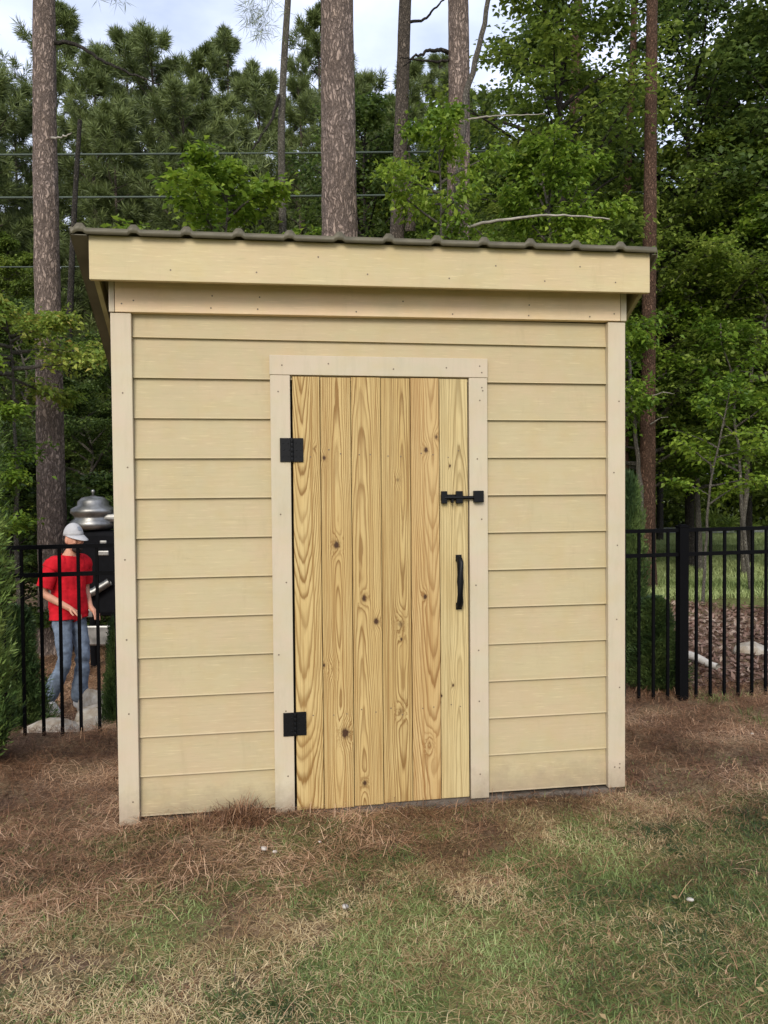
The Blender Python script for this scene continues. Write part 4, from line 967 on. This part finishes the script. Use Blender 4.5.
# ------------------------------------------------------------------ the man
px0, py0, Dm = 66, 712, 7.0
mx, my, _ = spot(px0, Dm); mzf = spot(px0, Dm, py0)[2]
man = empty('person', (mx, my, mzf), R(60)-YAW)
man.scale = (.91, .91, 1.0); tag(man, 'person in red t-shirt, faded jeans and white cap walking behind the left fence', 'person')
def skinned(name, verts, edges, radii, mat, parent, sub=2, extra=None, voxel=None):
    me = bpy.data.meshes.new(name); me.from_pydata(verts, edges, []); o = bpy.data.objects.new(name, me); C.objects.link(o)
    s = o.modifiers.new('skin', 'SKIN'); s.use_smooth_shade = True
    for i, r in enumerate(radii):
        q = me.skin_vertices[0].data[i]; q.radius = (r, r) if not isinstance(r, tuple) else r
    me.skin_vertices[0].data[0].use_root = True
    ss = o.modifiers.new('sub', 'SUBSURF'); ss.levels = sub; ss.render_levels = sub
    dg = bpy.context.evaluated_depsgraph_get(); me2 = bpy.data.meshes.new_from_object(o.evaluated_get(dg))
    bpy.data.objects.remove(o); bm = bmesh.new(); bm.from_mesh(me2)
    if extra: extra(bm)
    ob = from_bm(name, bm, mat, None, smooth=True)
    ob.data.materials.clear(); ob.data.materials.append(mat)
    if voxel:
        r = ob.modifiers.new('remesh', 'REMESH'); r.mode = 'VOXEL'; r.voxel_size = voxel; r.use_smooth_shade = True
        sm = ob.modifiers.new('smooth', 'SMOOTH'); sm.iterations = 2; sm.factor = .5
        dg = bpy.context.evaluated_depsgraph_get(); me3 = bpy.data.meshes.new_from_object(ob.evaluated_get(dg)); ob.modifiers.clear(); ob.data = me3
        if not ob.data.materials: ob.data.materials.append(mat)
    ob.parent = parent
    return ob
# body frame: facing -y, his right hand on -x
J = dict(pelvis=(0, 0, .93), waist=(0, -.01, 1.05), chest=(.0, -.02, 1.25), neck=(0, -.04, 1.43), head=(0, -.08, 1.51),
         rs=(-.185, -.02, 1.365), re=(-.27, .03, 1.10), rw=(-.13, -.17, .97), ls=(.185, -.02, 1.365), le=(.23, .03, 1.10), lw=(.17, -.12, .93),
         rh=(-.09, 0, .9), rk=(-.12, -.10, .50), ra=(-.16, .12, .13), lh=(.09, 0, .9), lk=(.09, -.10, .50), la=(.09, -.02, .09))
names = list(J); idx = {k: i for i, k in enumerate(names)}
vb = [J[k] for k in names]; eb = [(idx[a], idx[b]) for a, b in (('pelvis', 'waist'), ('waist', 'chest'), ('chest', 'neck'), ('neck', 'head'), ('chest', 'rs'), ('rs', 're'), ('re', 'rw'), ('chest', 'ls'), ('ls', 'le'), ('le', 'lw'),
       ('pelvis', 'rh'), ('rh', 'rk'), ('rk', 'ra'), ('pelvis', 'lh'), ('lh', 'lk'), ('lk', 'la'))]
rb = dict(pelvis=(.14, .11), waist=(.135, .105), chest=(.155, .11), neck=.058, head=.055, rs=.062, re=.042, rw=.028, ls=.062, le=.042, lw=.028, rh=.085, rk=.055, ra=.038, lh=.085, lk=.055, la=.038)
rbl = [rb[k] for k in names]
def hand(wrist, direction, palm_up, thumb_side):
    w = Vector(wrist); d = Vector(direction).normalized(); nrm = Vector(palm_up).normalized(); s = d.cross(nrm).normalized()*thumb_side
    i0 = len(vb); vb.append(tuple(w+d*.05)); rbl.append((.03, .016)); return w, d, nrm, s, i0
for wk, d, nm, ts in (('rw', (.45, -.75, -.45), (0, .3, -1), -1), ('lw', (.0, -.85, -.5), (-.2, .3, -1), 1)):
    w, d, nm, s, i0 = hand(J[wk], d, nm, ts); eb.append((idx[wk], i0))
    for f, (o_, L) in enumerate(((-.030, .062), (-.010, .075), (.010, .08), (.030, .072))):
        b = len(vb); p0 = w+d*.085+s*o_; p1 = p0+d*L*.5+nm*.012; p2 = p1+d*L*.35+nm*.03
        for p, r in ((p0, .0095), (p1, .009), (p2, .0075)): vb.append(tuple(p)); rbl.append(r)
        eb += [(i0, b), (b, b+1), (b+1, b+2)]
    b = len(vb); p0 = w+d*.035+s*.035; p1 = p0+d*.03+s*.022+nm*.008; p2 = p1+d*.03+s*.004+nm*.008
    for p, r in ((p0, .012), (p1, .010), (p2, .0085)): vb.append(tuple(p)); rbl.append(r)
    eb += [(i0, b), (b, b+1), (b+1, b+2)]
HC = Vector((0, -.10, 1.578))
def head_extra(bm):
    def ell(c, r, rot=0):
        m = Matrix.Translation(c) @ Matrix.Rotation(rot, 4, 'X') @ Matrix.Diagonal((*r, 1)); bmesh.ops.create_icosphere(bm, subdivisions=3, radius=1, matrix=m)
    ell(HC, (.076, .097, .105)); ell(HC+Vector((0, -.025, -.065)), (.056, .066, .058)); ell(HC+Vector((0, -.105, -.018)), (.014, .024, .026), .3)
    for s in (-1, 1): ell(HC+Vector((s*.077, .008, -.012)), (.011, .022, .032)); ell(HC+Vector((s*.04, -.072, -.03)), (.02, .018, .02))
    ell(HC+Vector((0, -.088, -.066)), (.026, .012, .008)); ell(HC+Vector((0, -.08, .016)), (.06, .02, .012))
body = skinned('body', vb, eb, rbl, MAT['skin'], man, 2, head_extra, .006)
def garment(name, mat, keep, off, fold, thick=.003):
    """cloth cut from a loosened copy of the body's own surface"""
    me = body.data; n = len(me.vertices); co = np.zeros(n*3, np.float32); me.vertices.foreach_get('co', co); co = co.reshape(-1, 3)
    no = np.zeros(n*3, np.float32); me.vertex_normals.foreach_get('vector', no); no = no.reshape(-1, 3)
    kv = keep(co); push = off(co)+fold*(fbm(co[:, 0]*16+co[:, 2]*9, co[:, 2]*14+co[:, 1]*9, 3)-.5)*2
    bm = bmesh.new(); bm.from_mesh(me); bm.verts.ensure_lookup_table()
    for v in bm.verts: v.co = Vector(co[v.index]+no[v.index]*push[v.index])
    bmesh.ops.delete(bm, geom=[v for v in bm.verts if not kv[v.index]], context='VERTS')
    for _ in range(3): bmesh.ops.smooth_vert(bm, verts=bm.verts, factor=.5)
    ob = from_bm(name, bm, mat, man, smooth=True); ob.data.materials.clear(); ob.data.materials.append(mat)
    q = ob.modifiers.new('thick', 'SOLIDIFY'); q.thickness = thick; q.offset = 1
    return ob
def bone_dist(co, a, b):
    a = np.array(J.get(a, a) if isinstance(a, str) else a, float); b = np.array(J.get(b, b) if isinstance(b, str) else b, float); d = b-a
    t = np.clip(((co-a) @ d)/(d @ d), 0, 1); return np.linalg.norm(co-(a+t[:, None]*d), axis=1), t
BN = [('pelvis', 'waist'), ('waist', 'chest'), ('chest', 'neck'), ('neck', 'head'), ('chest', 'rs'), ('chest', 'ls'), ('rs', 're'), ('ls', 'le'), ('re', 'rw'), ('le', 'lw'), ('rh', 'rk'), ('lh', 'lk'), ('rk', 'ra'), ('lk', 'la'), ('pelvis', 'rh'), ('pelvis', 'lh')]
HB = [(J['rw'], tuple(Vector(J['rw'])+Vector((.45, -.75, -.45)).normalized()*.17)), (J['lw'], tuple(Vector(J['lw'])+Vector((0, -.85, -.5)).normalized()*.17))]
BR = [.12, .12, .1, .05, .07, .07, .05, .05, .035, .035, .08, .08, .05, .05, .09, .09, .03, .03]
def classify(co):
    ds = []; ts = []
    for (a, b), r in zip(BN+HB, BR): d, t = bone_dist(co, a, b); ds.append(d-r); ts.append(t)
    return np.argmin(np.array(ds), 0), np.array(ts)
def k_shirt(co):
    c, t = classify(co); z = co[:, 2]
    return ((np.isin(c, [0, 1, 4, 5, 14, 15]) & (z > .845)) | ((c == 2) & (z < 1.425)) | ((c == 6) & (t[6] < .8)) | ((c == 7) & (t[7] < .8)) | (np.isin(c, [10, 11]) & (z > .845)))
def k_jeans(co):
    c, t = classify(co); z = co[:, 2]
    return (np.isin(c, [0, 10, 11, 12, 13, 14, 15]) & (z < .97) & (z > .07))
def o_shirt(co):
    c, t = classify(co); return np.where(np.isin(c, [6, 7]), .016+.018*np.maximum(t[6]*(c == 6), t[7]*(c == 7)), .03+.012*sst(1.3, .9, co[:, 2]))
def o_jeans(co): return .016+.02*sst(.5, .1, co[:, 2])
shirt = garment('shirt', MAT['cloth_red'], k_shirt, o_shirt, .012)
jeans = garment('jeans', MAT['denim'], k_jeans, o_jeans, .014)
def shoe(a, pitch):
    bm = bmesh.new(); bmesh.ops.create_uvsphere(bm, u_segments=20, v_segments=12, radius=1)
    for v in bm.verts:
        x, y, z = v.co; tz = .06*(1-.45*max(0, -y)); v.co = Vector((x*.048*(1+.12*(-y)), y*.145-.06, max(z*tz, -.03)+.0))
    bmesh.ops.rotate(bm, verts=bm.verts, cent=(0, 0, 0), matrix=Matrix.Rotation(pitch, 3, 'X')); bmesh.ops.translate(bm, verts=bm.verts, vec=Vector(a)+Vector((0, 0, -.05)))
    return from_bm('shoe', bm, MAT['white_cloth'], man, smooth=True)
shoe(J['ra'], R(28)); shoe(J['la'], R(5))
bm = bmesh.new()                                   # cap
bmesh.ops.create_uvsphere(bm, u_segments=28, v_segments=16, radius=1)
for v in list(bm.verts):
    if v.co.z < -.02: bm.verts.remove(v)
for v in bm.verts: v.co = Vector((v.co.x*.088, v.co.y*.108, v.co.z*.115))+HC+Vector((0, .002, .028))
n0 = len(bm.verts)
br = []; NB = 14
for j in range(5):
    row = []
    for i in range(NB+1):
        a = PI*(1+i/NB); rr = 1+j*.2*(math.sin(PI*i/NB)**.6); row.append(bm.verts.new(HC+Vector((.087*math.cos(a)*(1+.02*j), .106*math.sin(a)*rr+0.0, .03-.012*j*math.sin(PI*i/NB)-.0))))
    br.append(row)
for j in range(4):
    for i in range(NB): bm.faces.new((br[j][i], br[j][i+1], br[j+1][i+1], br[j+1][i]))
cap = from_bm('cap', bm, MAT['white_cloth'], man, smooth=True); s_ = cap.modifiers.new('thick', 'SOLIDIFY'); s_.thickness = .004
bm = bmesh.new(); bmesh.ops.create_grid(bm, x_segments=4, y_segments=4, size=1)
for v in bm.verts:
    a = v.co.x*.25; zq = v.co.y*.018+.065; rr = math.sqrt(max(0, 1-((zq)/.115)**2)); v.co = HC+Vector((.0915*math.sin(a)*rr, -.1125*math.cos(a)*rr+.002, .028+zq))
from_bm('emblem', bm, MAT['greyprint'], cap)
bm = bmesh.new()
m = Matrix.Translation(HC+Vector((0, -.052, -.088))) @ Matrix.Diagonal((.052, .052, .042, 1)); bmesh.ops.create_icosphere(bm, subdivisions=3, radius=1, matrix=m)
from_bm('beard', bm, MAT['hair'], man, smooth=True)
bm = bmesh.new(); m = Matrix.Translation(HC+Vector((0, .022, -.012))) @ Matrix.Diagonal((.078, .08, .07, 1)); bmesh.ops.create_icosphere(bm, subdivisions=3, radius=1, matrix=m); from_bm('hair', bm, MAT['hair'], man, smooth=True)
for s in (-1, 1):
    bm = bmesh.new(); bmesh.ops.create_icosphere(bm, subdivisions=2, radius=.012, matrix=Matrix.Translation(HC+Vector((s*.032, -.088, .0)))); from_bm('eye', bm, MAT['hair'], man, smooth=True)
# support under the feet: flat step of rock
x, y, z = spot(62, 7.0, 722); o = from_bm('boulder', rock_bm(120, .42, .4, .16), MAT['rock']); o.location = (x, y+.02, mzf-.15); tag(o, 'broad pale rock the man is stepping on', 'rock', 'limestone rocks behind the left fence')

# ------------------------------------------------------------------ light
world = bpy.data.worlds.new('World'); scene.world = world; world.use_nodes = True; nt = world.node_tree
bg = nt.nodes['Background']; sky = nt.nodes.new('ShaderNodeTexSky'); sky.sky_type = 'NISHITA'; sky.sun_disc = False
SUN_EL, SUN_AZ = R(31), R(-162)      # azimuth of the sun, measured from +y towards +x
sky.sun_elevation = SUN_EL; sky.sun_rotation = SUN_AZ; sky.air_density = 1.2; sky.dust_density = 1.5
tc = nt.nodes.new('ShaderNodeTexCoord'); mp = nt.nodes.new('ShaderNodeMapping'); mp.inputs['Scale'].default_value = (1.6, 1.6, 3.4); nt.links.new(tc.outputs['Generated'], mp.inputs[0])
nz = nt.nodes.new('ShaderNodeTexNoise'); nz.inputs['Scale'].default_value = 2.2; nz.inputs['Detail'].default_value = 7; nt.links.new(mp.outputs[0], nz.inputs['Vector'])
rp = nt.nodes.new('ShaderNodeValToRGB'); rp.color_ramp.elements[0].position = .36; rp.color_ramp.elements[1].position = .64; nt.links.new(nz.outputs['Fac'], rp.inputs[0])
mx_ = nt.nodes.new('ShaderNodeMix'); mx_.data_type = 'RGBA'; rp.color_ramp.elements[0].color = (.42, .42, .42, 1); nt.links.new(rp.outputs[0], mx_.inputs[0]); nt.links.new(sky.outputs[0], mx_.inputs[6]); mx_.inputs[7].default_value = (7.4, 8.0, 9.9, 1)
nt.links.new(mx_.outputs[2], bg.inputs['Color']); bg.inputs['Strength'].default_value = .09
sl = bpy.data.lights.new('sun', 'SUN'); sl.energy = 1.5; sl.angle = R(24); sl.color = (1, .95, .86); so_ = bpy.data.objects.new('sun', sl); link(so_)
dvec = Vector((math.sin(SUN_AZ)*math.cos(SUN_EL), math.cos(SUN_AZ)*math.cos(SUN_EL), math.sin(SUN_EL))); so_.rotation_euler = dvec.to_track_quat('Z', 'Y').to_euler()

# ------------------------------------------------------------------ camera
cd = bpy.data.cameras.new('camera'); cam = bpy.data.objects.new('camera', cd); link(cam); scene.camera = cam
cd.sensor_fit = 'HORIZONTAL'; cd.sensor_width = 36; cd.lens = FPX/768*36; cd.clip_end = 2000; cd.clip_start = .05
Mx = Matrix(((CR[0], CU[0], -_f[0], CAM[0]), (CR[1], CU[1], -_f[1], CAM[1]), (CR[2], CU[2], -_f[2], CAM[2]), (0, 0, 0, 1))); cam.matrix_world = Mx
scene.render.resolution_x = 768; scene.render.resolution_y = 1024
vs_ = scene.view_settings; vs_.view_transform = 'Standard'; vs_.look = 'None'; vs_.gamma = 1; vs_.exposure = .8
